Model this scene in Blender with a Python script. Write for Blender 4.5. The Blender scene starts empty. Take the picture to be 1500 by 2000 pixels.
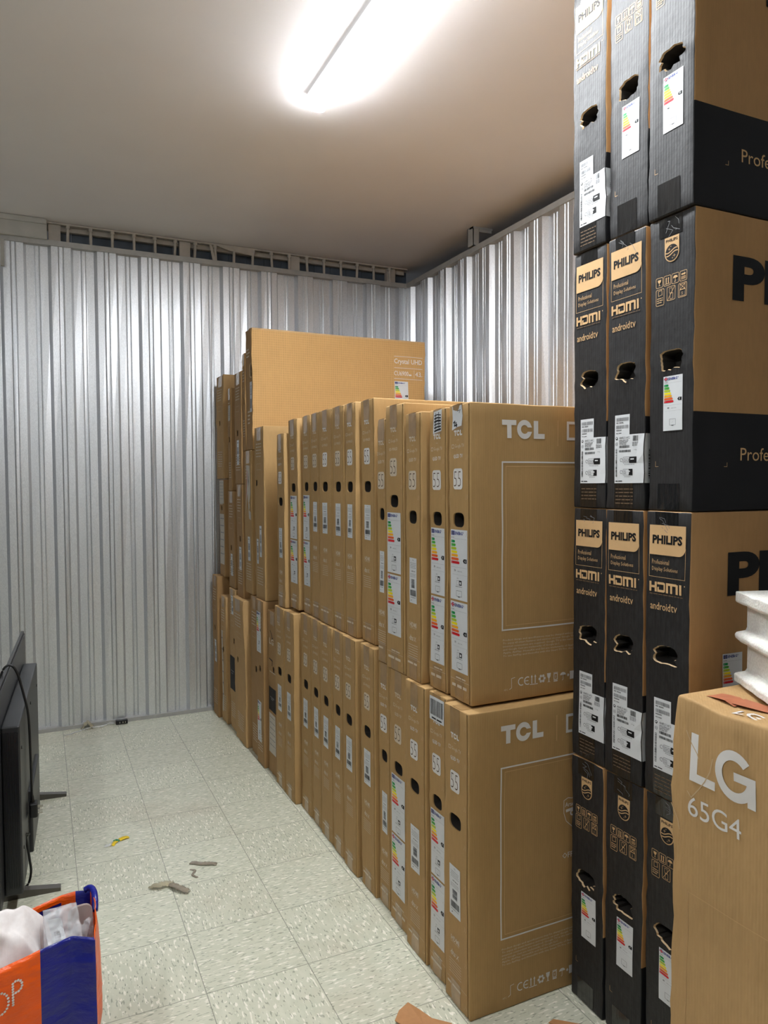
import bpy, math, random
from mathutils import Vector, Matrix, noise
random.seed(7)
S = bpy.context.scene
COL = S.collection

# ------------------------------------------------------------------ camera
cam = bpy.data.cameras.new('camera')
cam.sensor_fit = 'HORIZONTAL'; cam.sensor_width = 36.0
cam.lens = 1437.86 / 1500 * 36.0
cam.clip_start = 0.05
cam_o = bpy.data.objects.new('camera', cam); COL.objects.link(cam_o)
_rx, _ry, _rz, CAM_H = -0.03778068, 0.00600835, -0.43769484, 1.4487
_M = (Matrix.Rotation(_rz, 4, 'Z') @ Matrix.Rotation(_rx, 4, 'X') @ Matrix.Rotation(_ry, 4, 'Y'))
_right, _fwd, _up = _M.col[0].xyz, _M.col[1].xyz, _M.col[2].xyz
_R = Matrix((_right, _up, -_fwd)).transposed().to_4x4()
cam_o.matrix_world = Matrix.Translation((0, 0, CAM_H)) @ _R
S.camera = cam_o

# ------------------------------------------------------------------ colour management, world
S.view_settings.view_transform = 'Standard'
S.view_settings.look = 'None'
S.view_settings.gamma = 1.0
S.view_settings.use_curve_mapping = False
S.view_settings.exposure = 1.05
W = bpy.data.worlds.new('world'); S.world = W; W.use_nodes = True
W.node_tree.nodes['Background'].inputs[0].default_value = (0.85, 0.93, 1.0, 1)
W.node_tree.nodes['Background'].inputs[1].default_value = 0.05
LAMP_POWER = 84.0          # emission strength of the lamp diffusers
FILL_REAR_POWER = 5.0
FILL_SIDE_POWER = 42.0

# ------------------------------------------------------------------ materials
def srgb(r, g, b):
    f = lambda c: (c/255/12.92) if c/255 <= .04045 else ((c/255+.055)/1.055)**2.4
    return (f(r), f(g), f(b), 1)

class NT:
    def __init__(s, name):
        s.m = bpy.data.materials.new(name); s.m.use_nodes = True
        s.t = s.m.node_tree; s.b = s.t.nodes['Principled BSDF']
    def n(s, kind, **kw):
        x = s.t.nodes.new(kind)
        for k, v in kw.items(): setattr(x, k, v)
        return x
    def l(s, a, b): s.t.links.new(a, b)
    def coord(s, scale=(1, 1, 1), rot=(0, 0, 0), src='Object'):
        c = s.n('ShaderNodeTexCoord'); m = s.n('ShaderNodeMapping')
        m.inputs['Scale'].default_value = scale; m.inputs['Rotation'].default_value = rot
        s.l(c.outputs[src], m.inputs[0]); return m.outputs[0]
    def noise(s, vec, scale, detail=3, rough=.55):
        x = s.n('ShaderNodeTexNoise'); x.inputs['Scale'].default_value = scale
        x.inputs['Detail'].default_value = detail; x.inputs['Roughness'].default_value = rough
        s.l(vec, x.inputs['Vector']); return x.outputs['Fac']
    def ramp(s, fac, stops):
        x = s.n('ShaderNodeValToRGB'); e = x.color_ramp.elements
        while len(e) < len(stops): e.new(.5)
        for i, (p, c) in enumerate(stops):
            e[i].position = p; e[i].color = c if len(c) == 4 else (*c, 1)
        s.l(fac, x.inputs[0]); return x.outputs[0]
    def mix(s, fac, a, b, mode='MIX'):
        x = s.n('ShaderNodeMix', data_type='RGBA', blend_type=mode)
        for i, v in ((0, fac), (6, a), (7, b)):
            if hasattr(v, 'default_value') or hasattr(v, 'is_linked'): s.l(v, x.inputs[i])
            else: x.inputs[i].default_value = v
        return x.outputs[2]
    def math(s, op, a, b=None):
        x = s.n('ShaderNodeMath', operation=op)
        for i, v in enumerate((a, b)):
            if v is None: continue
            if hasattr(v, 'is_linked'): s.l(v, x.inputs[i])
            else: x.inputs[i].default_value = v
        return x.outputs[0]
    def bump(s, h, strength, dist=.002):
        x = s.n('ShaderNodeBump'); x.inputs['Strength'].default_value = strength
        x.inputs['Distance'].default_value = dist; s.l(h, x.inputs['Height'])
        s.l(x.outputs[0], s.b.inputs['Normal'])
    def set(s, **kw):
        for k, v in kw.items():
            s.b.inputs[k.replace('_', ' ')].default_value = v

def plain(name, col, rough=.6, metal=0., var=.06, scale=30, bump=0):
    t = NT(name)
    if var:
        f = t.noise(t.coord(), scale, 2)
        d = tuple(c*(1-var) for c in col[:3]) + (1,); u = tuple(min(1, c*(1+var)) for c in col[:3]) + (1,)
        t.l(t.ramp(f, [(.3, d), (.7, u)]), t.b.inputs['Base Color'])
        if bump: t.bump(f, bump, .001)
    else: t.set(Base_Color=col)
    t.set(Roughness=rough, Metallic=metal)
    if 'ink' in name or 'print' in name or 'label' in name or 'class' in name: t.b.inputs['Specular IOR Level'].default_value = .22
    return t.m

def kraft(name, col, rough=.72, flute=.12, dark=.86, grid=False, wr=.25, bs=.35):
    t = NT(name)
    v = t.coord()
    big = t.noise(v, 3.2, 3); fine = t.noise(t.coord((1, 1, .25)), 90, 2)
    mottled = t.noise(v, 14, 4)
    base = t.ramp(big, [(.25, tuple(c*dark for c in col[:3])), (.75, tuple(min(1, c*1.07) for c in col[:3]))])
    base = t.mix(.35, base, t.ramp(mottled, [(.3, tuple(c*.88 for c in col[:3])), (.7, tuple(c*1.06 for c in col[:3]))]))
    base = t.mix(.25, base, t.ramp(fine, [(.35, tuple(c*.85 for c in col[:3])), (.65, tuple(c*1.08 for c in col[:3]))]))
    sep = t.n('ShaderNodeSeparateXYZ'); t.l(v, sep.inputs[0])
    xy = t.math('ADD', sep.outputs[0], sep.outputs[1])
    fl = t.math('SINE', t.math('MULTIPLY', xy, 2*math.pi/.0075))
    h = t.math('ADD', t.math('MULTIPLY', fl, flute), t.math('MULTIPLY', t.noise(t.coord((1, 1, .35)), 9, 4), wr*9))
    if grid:
        gz = t.math('SINE', t.math('MULTIPLY', sep.outputs[2], 2*math.pi/.0125))
        gx = t.math('SINE', t.math('MULTIPLY', sep.outputs[0], 2*math.pi/.0125))
        g = t.math('MAXIMUM', gz, gx)
        base = t.mix(t.math('MULTIPLY', t.math('GREATER_THAN', g, .72), .28), base, tuple(min(1, c*1.45) for c in col[:3])+(1,))
    t.l(base, t.b.inputs['Base Color'])
    t.bump(h, bs, .0012)
    t.set(Roughness=rough); t.b.inputs['Specular IOR Level'].default_value = .3
    return t.m

M = {}
M['kraft'] = kraft('kraft_card', srgb(178, 143, 94))
M['kraft_golden'] = kraft('kraft_card_golden', srgb(196, 155, 100), grid=True)
M['kraft_dim'] = kraft('kraft_card_brown', srgb(164, 128, 84), wr=.5)
M['kraft_worn'] = kraft('kraft_card_worn', srgb(186, 150, 102), wr=1.6, bs=.7)
M['kraft_phil'] = kraft('kraft_card_plain', srgb(176, 136, 90), flute=.05)
M['raw_edge'] = kraft('raw_card_edge', srgb(200, 172, 134), rough=.85)
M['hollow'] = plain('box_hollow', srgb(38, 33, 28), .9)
M['hollow_foam'] = plain('hollow_plastic_film', srgb(78, 78, 80), .45)
def black_card():
    t = NT('black_printed_card'); v = t.coord()
    f = t.noise(v, 5, 4); g = t.noise(t.coord((1, 1, .3)), 120, 2)
    c = t.ramp(f, [(.3, srgb(26, 25, 25)), (.75, srgb(42, 41, 42))])
    c = t.mix(.3, c, t.ramp(g, [(.35, srgb(24, 23, 23)), (.7, srgb(58, 57, 58))]))
    t.l(c, t.b.inputs['Base Color'])
    sep = t.n('ShaderNodeSeparateXYZ'); t.l(v, sep.inputs[0])
    fl = t.math('SINE', t.math('MULTIPLY', sep.outputs[1], 2*math.pi/.008))
    h = t.math('ADD', t.math('MULTIPLY', fl, .12), t.math('MULTIPLY', t.noise(v, 38, 4), 1.4))
    t.bump(h, .6, .0014)
    t.set(Roughness=.56); t.b.inputs['Specular IOR Level'].default_value = .38; return t.m
M['black_card'] = black_card()
M['black_wide'] = plain('black_printed_band', srgb(27, 27, 30), .6, var=.1, scale=8)
M['ink_white'] = plain('pale_ink', srgb(222, 218, 214), .6, var=.03)
M['ink_faint'] = plain('faint_pale_ink', srgb(208, 194, 174), .7, var=.05)
M['ink_kraft'] = plain('kraft_coloured_print', srgb(205, 168, 122), .65, var=.04)
M['ink_kraft_dim'] = plain('small_kraft_coloured_print', srgb(104, 84, 64), .65, var=.04)
M['ink_dark'] = plain('dark_ink', srgb(82, 62, 42), .7, var=.05)
M['ink_black'] = plain('black_ink', srgb(22, 22, 24), .6, var=.04)
M['ink_grey'] = plain('grey_label_print', srgb(120, 120, 122), .6, var=.05)
M['paper'] = plain('label_paper', srgb(214, 216, 218), .45, var=.02)
M['paper_dull'] = plain('weathered_label_paper', srgb(196, 188, 176), .6, var=.08, scale=60)
M['blue'] = plain('eu_blue', srgb(24, 46, 130), .5, var=0)
M['red'] = plain('flag_red', srgb(196, 44, 60), .5, var=0)
for i, c in enumerate([(0, 140, 70), (70, 165, 60), (178, 200, 40), (245, 226, 20), (240, 170, 30), (225, 95, 35), (205, 25, 35)]):
    M['e%d' % i] = plain('energy_class_colour_%d' % (i+1), srgb(*c), .5, var=0)
M['e_black'] = M['ink_black']
def tape(name, col, rough, wrinkle):
    t = NT(name); v = t.coord()
    t.l(t.ramp(t.noise(v, 25, 3), [(.3, tuple(c*.85 for c in col[:3])), (.7, tuple(min(1, c*1.12) for c in col[:3]))]), t.b.inputs['Base Color'])
    t.bump(t.noise(t.coord((1, 1, .18)), 46, 4), wrinkle, .004)
    t.set(Roughness=rough); t.b.inputs['Coat Weight'].default_value = .6; t.b.inputs['Coat Roughness'].default_value = .15
    return t.m
M['tape'] = tape('brown_packing_tape', srgb(158, 124, 80), .35, .35)
M['tape_black'] = tape('clear_tape_on_black', srgb(26, 26, 27), .22, .8)
M['tape_red'] = plain('terracotta_patch', srgb(178, 108, 76), .55, var=.08)

def galvanised():
    t = NT('galvanised_sheet'); v = t.coord()
    f = t.noise(t.coord((1, 1, .5)), 240, 2); g = t.noise(t.coord((1, 1, .12)), 3.0, 3)
    c = t.ramp(f, [(.3, (.68, .70, .73)), (.7, (.82, .84, .87))])
    t.l(c, t.b.inputs['Base Color'])
    r = t.n('ShaderNodeMapRange'); t.l(g, r.inputs[0]); r.inputs[3].default_value = .34; r.inputs[4].default_value = .47
    t.l(r.outputs[0], t.b.inputs['Roughness'])
    t.bump(t.noise(t.coord((1, 1, .08)), 5, 2), .25, .012)
    t.set(Metallic=.9); return t.m
M['galv'] = galvanised()
M['left_sheet'] = plain('dark_grey_sheet', srgb(92, 93, 94), .5, metal=.3, var=.08, scale=6)
M['rail'] = plain('grey_painted_steel', srgb(172, 171, 168), .5, metal=.3, var=.08, scale=20)
M['white_wall'] = plain('white_wall_paint', srgb(236, 232, 226), .8, var=.03, scale=4)
M['painted'] = plain('pale_grey_paint', srgb(176, 174, 168), .65, var=.1, scale=9)
M['grille_paint'] = plain('dull_grey_paint', srgb(178, 171, 162), .6, var=.1, scale=14)
M['dark_panel'] = plain('slate_panel', srgb(84, 94, 106), .5, var=.3, scale=5)
def ceiling_mat():
    t = NT('ceiling_paint'); v = t.coord(src='Object')
    t.l(t.ramp(t.noise(v, 1.3, 3), [(.3, srgb(230, 225, 226)), (.7, srgb(236, 232, 233))]), t.b.inputs['Base Color'])
    t.bump(t.noise(v, 12, 4), .08, .01); t.set(Roughness=.75); return t.m
M['ceiling'] = ceiling_mat()

TX0, TY0, TS = -0.2077, 3.8992, 0.3048       # floor tile grid
def floor_mat():
    t = NT('vinyl_floor_tiles')
    g = t.n('ShaderNodeNewGeometry'); sep = t.n('ShaderNodeSeparateXYZ'); t.l(g.outputs['Position'], sep.inputs[0])
    ux = t.math('DIVIDE', t.math('SUBTRACT', sep.outputs[0], TX0), TS)
    uy = t.math('DIVIDE', t.math('SUBTRACT', sep.outputs[1], TY0), TS)
    ix, iy = t.math('FLOOR', ux), t.math('FLOOR', uy)
    par = t.math('MODULO', t.math('ABSOLUTE', t.math('ADD', ix, iy)), 2)
    def flecks(sc, rot_a, rot_b, hi, lo):
        # stretched chips; alternate tiles turn by a quarter
        ma = t.n('ShaderNodeMapping'); ma.inputs['Scale'].default_value = (sc, sc*3.6, 1); t.l(g.outputs['Position'], ma.inputs[0])
        mb = t.n('ShaderNodeMapping'); mb.inputs['Scale'].default_value = (sc*3.6, sc, 1); t.l(g.outputs['Position'], mb.inputs[0])
        ma.inputs['Rotation'].default_value = (0, 0, rot_a); mb.inputs['Rotation'].default_value = (0, 0, rot_b)
        va = t.mix(par, ma.outputs[0], mb.outputs[0])
        n = t.n('ShaderNodeTexNoise'); n.inputs['Scale'].default_value = 1; n.inputs['Detail'].default_value = 1.2
        t.l(va, n.inputs['Vector'])
        return n.outputs['Fac']
    f1 = flecks(34, .12, -.1, 0, 0); f2 = flecks(47, -.18, .2, 0, 0); f3 = flecks(13, .3, .1, 0, 0)
    tile = t.n('ShaderNodeTexWhiteNoise', noise_dimensions='2D')
    cmb = t.n('ShaderNodeCombineXYZ'); t.l(ix, cmb.inputs[0]); t.l(iy, cmb.inputs[1]); t.l(cmb.outputs[0], tile.inputs['Vector'])
    base = t.mix(tile.outputs['Value'], srgb(203, 203, 182), srgb(210, 211, 190))
    base = t.mix(.35, base, t.ramp(f3, [(.3, srgb(186, 190, 170)), (.7, srgb(217, 215, 198))]))
    base = t.mix(t.ramp(f1, [(.60, (0, 0, 0)), (.65, (1, 1, 1))]), base, srgb(238, 234, 220))
    base = t.mix(t.ramp(f2, [(.335, (.85,)*3), (.385, (0, 0, 0))]), base, srgb(146, 150, 132))
    dirt = t.noise(g.outputs['Position'], 1.7, 5, .65)
    base = t.mix(t.ramp(dirt, [(.52, (0, 0, 0)), (.75, (.34,)*3)]), base, srgb(168, 148, 122))
    fx, fy = t.math('FRACT', ux), t.math('FRACT', uy)
    ex = t.math('MINIMUM', fx, t.math('SUBTRACT', 1, fx)); ey = t.math('MINIMUM', fy, t.math('SUBTRACT', 1, fy))
    seam = t.math('LESS_THAN', t.math('MINIMUM', ex, ey), .0042)
    base = t.mix(t.math('MULTIPLY', seam, .62), base, srgb(84, 84, 72))
    t.l(base, t.b.inputs['Base Color'])
    r = t.n('ShaderNodeMapRange'); t.l(t.noise(g.outputs['Position'], 4, 4), r.inputs[0])
    r.inputs[3].default_value = .28; r.inputs[4].default_value = .5; t.l(r.outputs[0], t.b.inputs['Roughness'])
    t.bump(t.math('SUBTRACT', t.math('MULTIPLY', f3, .2), seam), .15, .001)
    return t.m
M['floor'] = floor_mat()

def emis(name, col, st):
    t = NT(name); t.set(Base_Color=(.9, .9, .9, 1)); t.b.inputs['Emission Color'].default_value = col
    t.b.inputs['Emission Strength'].default_value = st; return t.m
M['lamp'] = emis('lit_diffuser', (.93, .97, 1.0, 1), LAMP_POWER)
M['fill_rear'] = emis('fill_light_rear', (.93, .97, 1.0, 1), FILL_REAR_POWER)
M['opal'] = emis('glowing_opal_edge', (.93, .97, 1.0, 1), .42)
M['fill_side'] = emis('fill_light_side', (.93, .97, 1.0, 1), FILL_SIDE_POWER)
M['white_plastic'] = plain('white_plastic', srgb(225, 230, 228), .4, var=0)
M['tv_black'] = plain('black_television_plastic', srgb(20, 20, 22), .38, var=.1)
M['tv_panel'] = plain('dark_metal_back_panel', srgb(62, 63, 66), .34, metal=.5, var=.06)
M['tv_grey'] = plain('charcoal_plastic', srgb(40, 41, 43), .4, var=.06)
M['foot'] = plain('grey_metal_foot', srgb(96, 92, 86), .38, metal=.6, var=.05)
M['rubber'] = plain('black_rubber', srgb(14, 14, 15), .45, var=0)
M['brass'] = plain('plug_pin_metal', srgb(190, 186, 176), .3, metal=1, var=0)
def foam_mat():
    t = NT('expanded_polystyrene'); v = t.n('ShaderNodeTexVoronoi'); v.inputs['Scale'].default_value = 190
    t.l(t.coord(), v.inputs['Vector'])
    t.l(t.ramp(v.outputs['Distance'], [(.0, srgb(240, 238, 232)), (.8, srgb(222, 219, 212))]), t.b.inputs['Base Color'])
    t.bump(v.outputs['Distance'], .5, .0016); t.set(Roughness=.7)
    t.b.inputs['Subsurface Weight'].default_value = .08; return t.m
M['foam'] = foam_mat()
def cloth_mat():
    t = NT('knitted_white_cloth'); v = t.coord()
    t.l(t.ramp(t.noise(v, 60, 3), [(.3, srgb(232, 224, 222)), (.7, srgb(244, 238, 236))]), t.b.inputs['Base Color'])
    w = t.n('ShaderNodeTexWave'); w.inputs['Scale'].default_value = 160; t.l(v, w.inputs['Vector'])
    t.bump(w.outputs['Fac'], .25, .001); t.set(Roughness=.9); return t.m
M['cloth'] = cloth_mat()
def bag_mat(name, col):
    t = NT(name); v = t.coord()
    t.l(t.ramp(t.noise(v, 9, 3), [(.3, tuple(c*.9 for c in col[:3])), (.7, tuple(min(1, c*1.08) for c in col[:3]))]), t.b.inputs['Base Color'])
    h = t.math('ADD', t.noise(t.coord((1, 1, 2.6), (.5, .4, 0)), 14, 5), t.math('MULTIPLY', t.noise(v, 60, 2), .15))
    t.bump(h, .7, .012); t.set(Roughness=.32); return t.m
M['bag_orange'] = bag_mat('orange_woven_plastic', srgb(240, 92, 8))
M['bag_blue'] = bag_mat('blue_woven_plastic', srgb(22, 30, 128))
M['mauve'] = plain('mauve_grey_card', srgb(150, 134, 130), .5, var=.05)
def clear_mat():
    t = NT('clear_film'); t.set(Base_Color=(.96, .97, .98, 1), Roughness=.12)
    t.b.inputs['Transmission Weight'].default_value = .5; t.b.inputs['IOR'].default_value = 1.3
    t.b.inputs['Alpha'].default_value = .5
    t.bump(t.noise(t.coord((1, 1, .6)), 40, 3), .8, .004); return t.m
M['clear'] = clear_mat()
def film_mat(name, col, al):
    m = plain(name, col, .3, var=.2); m.node_tree.nodes['Principled BSDF'].inputs['Alpha'].default_value = al; return m
M['yellow'] = plain('yellow_tape_scrap', srgb(240, 205, 30), .4, var=.03)
M['green'] = plain('green_tape_scrap', srgb(20, 130, 80), .4, var=.03)
M['amber_film'] = film_mat('crumpled_amber_film', srgb(196, 186, 156), .6)
M['grey_film'] = film_mat('dirty_grey_film', srgb(160, 148, 130), .7)
M['leaf'] = kraft('torn_card_scrap', srgb(182, 132, 88), wr=1.2)

# ------------------------------------------------------------------ object helpers
def link(o, parent=None):
    COL.objects.link(o)
    if parent is not None: o.parent = parent
    return o
def mesh_obj(name, verts, faces, mats, mi=None, parent=None, smooth=False):
    me = bpy.data.meshes.new(name)
    me.from_pydata([tuple(v) for v in verts], [], [tuple(f) for f in faces])
    for m in mats: me.materials.append(m)
    if mi: me.polygons.foreach_set('material_index', mi)
    if smooth: me.polygons.foreach_set('use_smooth', [True]*len(me.polygons))
    me.update()
    return link(bpy.data.objects.new(name, me), parent)
def empty(name, loc, rz=0, rx=0, ry=0):
    o = bpy.data.objects.new(name, None); o.empty_display_size = .05
    o.location = loc; o.rotation_euler = (rx, ry, rz); return link(o)
def tag(o, label, cat, group=None, kind=None):
    o['label'] = label
    if cat: o['category'] = cat
    if group: o['group'] = group
    if kind: o['kind'] = kind
    return o
def structure(o, label=None):
    o['kind'] = 'structure'
    if label: o['label'] = label
    return o
class MB:
    """collects boxes / tubes / prisms into one mesh"""
    def __init__(s): s.v = []; s.f = []; s.m = []
    def add(s, v, f, m=0):
        o = len(s.v); s.v += [tuple(x) for x in v]; s.f += [tuple(i+o for i in q) for q in f]; s.m += [m]*len(f); return s
    def box(s, a, b, m=0, bev=0):
        (x0, y0, z0), (x1, y1, z1) = a, b
        if bev:
            r = bev; pts = []; 
            n = 3; L = [0, r*.3, r]
            return s.rbox(a, b, r, m)
        v = [(x0, y0, z0), (x1, y0, z0), (x1, y1, z0), (x0, y1, z0), (x0, y0, z1), (x1, y0, z1), (x1, y1, z1), (x0, y1, z1)]
        return s.add(v, [(0, 3, 2, 1), (4, 5, 6, 7), (0, 1, 5, 4), (1, 2, 6, 5), (2, 3, 7, 6), (3, 0, 4, 7)], m)
    def rbox(s, a, b, r, m=0):
        v, f = rounded_box(a, b, r); return s.add(v, f, m)
    def tube(s, pts, r, n=10, m=0, cap=True, taper=None):
        pts = [Vector(p) for p in pts]; rings = []
        for i, p in enumerate(pts):
            d = (pts[min(i+1, len(pts)-1)] - pts[max(i-1, 0)]).normalized()
            a = Vector((0, 0, 1)) if abs(d.z) < .9 else Vector((1, 0, 0))
            u = d.cross(a).normalized(); w = d.cross(u).normalized()
            rr = r if taper is None else taper[i]
            rings.append([p + (u*math.cos(2*math.pi*k/n) + w*math.sin(2*math.pi*k/n))*rr for k in range(n)])
        v = [q for R_ in rings for q in R_]; f = []
        for i in range(len(rings)-1):
            for k in range(n):
                f.append((i*n+k, i*n+(k+1) % n, (i+1)*n+(k+1) % n, (i+1)*n+k))
        if cap: f += [tuple(range(n))[::-1], tuple((len(rings)-1)*n+k for k in range(n))]
        return s.add(v, f, m)
    def prism(s, poly, a, b, fn, m=0):
        """poly: 2D outline, extruded from a to b; fn(u,v,w)->xyz"""
        n = len(poly); v = [fn(u, w, a) for u, w in poly] + [fn(u, w, b) for u, w in poly]
        f = [tuple(range(n))[::-1], tuple(range(n, 2*n))] + [(i, (i+1) % n, n+(i+1) % n, n+i) for i in range(n)]
        return s.add(v, f, m)
    def build(s, name, mats, parent=None, smooth=False):
        if not isinstance(mats, (list, tuple)): mats = [mats]
        return mesh_obj(name, s.v, s.f, mats, s.m, parent, smooth)
def rounded_box(a, b, r, steps=3):
    import bmesh
    bm = bmesh.new(); bmesh.ops.create_cube(bm, size=1)
    for v in bm.verts: v.co = Vector([a[i] + (v.co[i]+.5)*(b[i]-a[i]) for i in range(3)])
    bmesh.ops.bevel(bm, geom=bm.edges[:], offset=r, segments=steps, affect='EDGES', profile=.5)
    bm.verts.index_update()
    v = [tuple(x.co) for x in bm.verts]; f = [tuple(q.index for q in p.verts) for p in bm.faces]; bm.free()
    return v, f

# ------------------------------------------------------------------ flat artwork (print, labels)
_glyphs = {}
def glyphs(txt, bold=0.0, res=2):
    k = (txt, bold, res)
    if k not in _glyphs:
        cu = bpy.data.curves.new('t', 'FONT'); cu.body = txt; cu.size = 1; cu.resolution_u = res; cu.offset = bold
        ob = bpy.data.objects.new('t', cu)
        me = bpy.data.meshes.new_from_object(ob)
        v = [(p.co.x, p.co.y) for p in me.vertices]; f = [tuple(p.vertices) for p in me.polygons]
        x0, x1 = min(p[0] for p in v), max(p[0] for p in v); y0, y1 = min(p[1] for p in v), max(p[1] for p in v)
        _glyphs[k] = (v, f, x0, x1, y0, y1)
        bpy.data.objects.remove(ob); bpy.data.curves.remove(cu); bpy.data.meshes.remove(me)
    return _glyphs[k]

class Art:
    def __init__(s): s.items = []      # (verts2d, faces, mat, layer)
    def poly(s, pts, mat, lay=0): s.items.append(([tuple(p) for p in pts], [tuple(range(len(pts)))], mat, lay)); return s
    def rect(s, u0, v0, u1, v1, mat, lay=0, step=.03):
        if u1 < u0: u0, u1 = u1, u0
        if v1 < v0: v0, v1 = v1, v0
        nu = max(1, math.ceil((u1-u0)/step)); nv = max(1, math.ceil((v1-v0)/step))
        v = [(u0+(u1-u0)*i/nu, v0+(v1-v0)*j/nv) for j in range(nv+1) for i in range(nu+1)]
        f = [(j*(nu+1)+i, j*(nu+1)+i+1, (j+1)*(nu+1)+i+1, (j+1)*(nu+1)+i) for j in range(nv) for i in range(nu)]
        s.items.append((v, f, mat, lay)); return s
    def line(s, pts, w, mat, lay=0, closed=False):
        P = [Vector(p) for p in pts]; n = len(P); v = []
        for i in range(n):
            a = P[(i-1) % n] if (closed or i > 0) else P[i]; b = P[(i+1) % n] if (closed or i < n-1) else P[i]
            d1 = (P[i]-a); d2 = (b-P[i])
            if d1.length < 1e-9: d1 = d2
            if d2.length < 1e-9: d2 = d1
            d1.normalize(); d2.normalize(); nrm = Vector((-(d1.y+d2.y), d1.x+d2.x))
            if nrm.length < 1e-6: nrm = Vector((-d1.y, d1.x))
            nrm.normalize(); c = max(.5, nrm.dot(Vector((-d1.y, d1.x)))); nrm *= w/2/c
            v += [tuple(P[i]+nrm), tuple(P[i]-nrm)]
        m = n if closed else n-1
        f = [(2*i, 2*i+1, (2*i+3) % (2*n), (2*i+2) % (2*n)) for i in range(m)]
        s.items.append((v, f, mat, lay)); return s
    def long(s, a, b, w, mat, lay=0, step=.03):
        n = max(1, math.ceil((Vector(b)-Vector(a)).length/step))
        return s.line([(a[0]+(b[0]-a[0])*i/n, a[1]+(b[1]-a[1])*i/n) for i in range(n+1)], w, mat, lay)
    def frame(s, u0, v0, u1, v1, w, mat, lay=0, r=0):
        if r:
            s.line(rr(u0, v0, u1, v1, r), w, mat, lay, True)
        else:
            for a, b in (((u0, v0), (u1, v0)), ((u1, v0), (u1, v1)), ((u1, v1), (u0, v1)), ((u0, v1), (u0, v0))):
                dx, dy = (w/2 if a[1] == b[1] else 0), 0
                s.long((a[0]-(w/2 if b[0] > a[0] else -w/2 if b[0] < a[0] else 0), a[1]), (b[0]+(w/2 if b[0] > a[0] else -w/2 if b[0] < a[0] else 0), b[1]), w, mat, lay)
        return s
    def rrect(s, u0, v0, u1, v1, r, mat, lay=0): return s.poly(rr(u0, v0, u1, v1, r), mat, lay)
    def arc(s, c, r, a0, a1, w, mat, lay=0, n=20, sx=1):
        return s.line([(c[0]+sx*r*math.cos(math.radians(a0+(a1-a0)*i/n)), c[1]+r*math.sin(math.radians(a0+(a1-a0)*i/n))) for i in range(n+1)], w, mat, lay)
    def disc(s, c, r, mat, lay=0, n=18, sx=1): return s.poly([(c[0]+sx*r*math.cos(2*math.pi*i/n), c[1]+r*math.sin(2*math.pi*i/n)) for i in range(n)], mat, lay)
    def text(s, t, u, v, mat, h=None, w=None, bold=0., lay=0, al='l', res=2):
        """v = bottom of the glyph box; h glyph-box height, w total width"""
        V, F, x0, x1, y0, y1 = glyphs(t, bold, res)
        sy = h/(y1-y0) if h else w/(x1-x0); sx = w/(x1-x0) if w else sy
        W_ = (x1-x0)*sx; o = u - (W_/2 if al == 'c' else W_ if al == 'r' else 0)
        s.items.append(([(o+(p[0]-x0)*sx, v+(p[1]-y0)*sy) for p in V], F, mat, lay)); return s
    def sub(s, a, f):
        for v, F, m, l in a.items: s.items.append(([f(*p) for p in v], F, m, l))
        return s
    def bars(s, u0, v0, u1, v1, mat, lay=1, seed=0, vert=False, n=None):
        """barcode; vert: bars stacked upwards"""
        R_ = random.Random(seed); L = (v1-v0) if vert else (u1-u0); x = 0
        n = n or 26; un = L/n/1.5
        while x < L:
            w = un*R_.choice((.5, .8, 1.2)); e = min(L, x+w)
            if vert: s.poly([(u0, v0+x), (u1, v0+x), (u1, v0+e), (u0, v0+e)], mat, lay)
            else: s.poly([(u0+x, v0), (u0+e, v0), (u0+e, v1), (u0+x, v1)], mat, lay)
            x += w + un*R_.choice((.5, .8, 1.2))
        return s
    def smalltext(s, u0, u1, v, h, mat, lay=1, seed=0):
        """a line of print too small to read: word-long dashes"""
        R_ = random.Random(seed); x = u0
        while x < u1-h:
            w = min(u1-x, h*R_.uniform(1.5, 5)); s.poly([(x, v), (x+w, v), (x+w, v+h*.62), (x, v+h*.62)], mat, lay); x += w+h*.6
        return s
    def build(s, name, parent, fmap, order=None, label=None):
        # artwork in clusters that stand apart becomes one part per cluster
        if len(s.items) > 1 and not label:
            bb = [(min(p[0] for p in v), min(p[1] for p in v), max(p[0] for p in v), max(p[1] for p in v)) for v, f, m, l in s.items]
            g = list(range(len(bb)))
            def root(i):
                while g[i] != i: i = g[i]
                return i
            for i in range(len(bb)):
                for j in range(i):
                    a, c = bb[i], bb[j]
                    gap = math.hypot(max(0, a[0]-c[2], c[0]-a[2]), max(0, a[1]-c[3], c[1]-a[3]))
                    if gap < .019: g[root(i)] = root(j)
            groups = {}
            for i in range(len(bb)): groups.setdefault(root(i), []).append(s.items[i])
            if len(groups) > 1:
                for it in groups.values():
                    a = Art(); a.items = it; last = a.build(name, parent, fmap)
                return last
        V, F, MI, mats = [], [], [], []
        for v, f, m, lay in s.items:
            if m not in mats: mats.append(m)
            o = len(V); V += [fmap(p[0], p[1], .0011+.00035*lay) for p in v]
            for q in f: F.append(tuple(i+o for i in q)); MI.append(mats.index(m))
        ob = mesh_obj(name, V, F, [M[m] for m in mats], MI, parent)
        if label: ob['label'] = label
        return ob
def rr(u0, v0, u1, v1, r, n=5):
    p = []
    for (cx, cy, a) in ((u1-r, v1-r, 0), (u0+r, v1-r, 90), (u0+r, v0+r, 180), (u1-r, v0+r, 270)):
        p += [(cx+r*math.cos(math.radians(a+90*i/n)), cy+r*math.sin(math.radians(a+90*i/n))) for i in range(n+1)]
    return p

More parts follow.
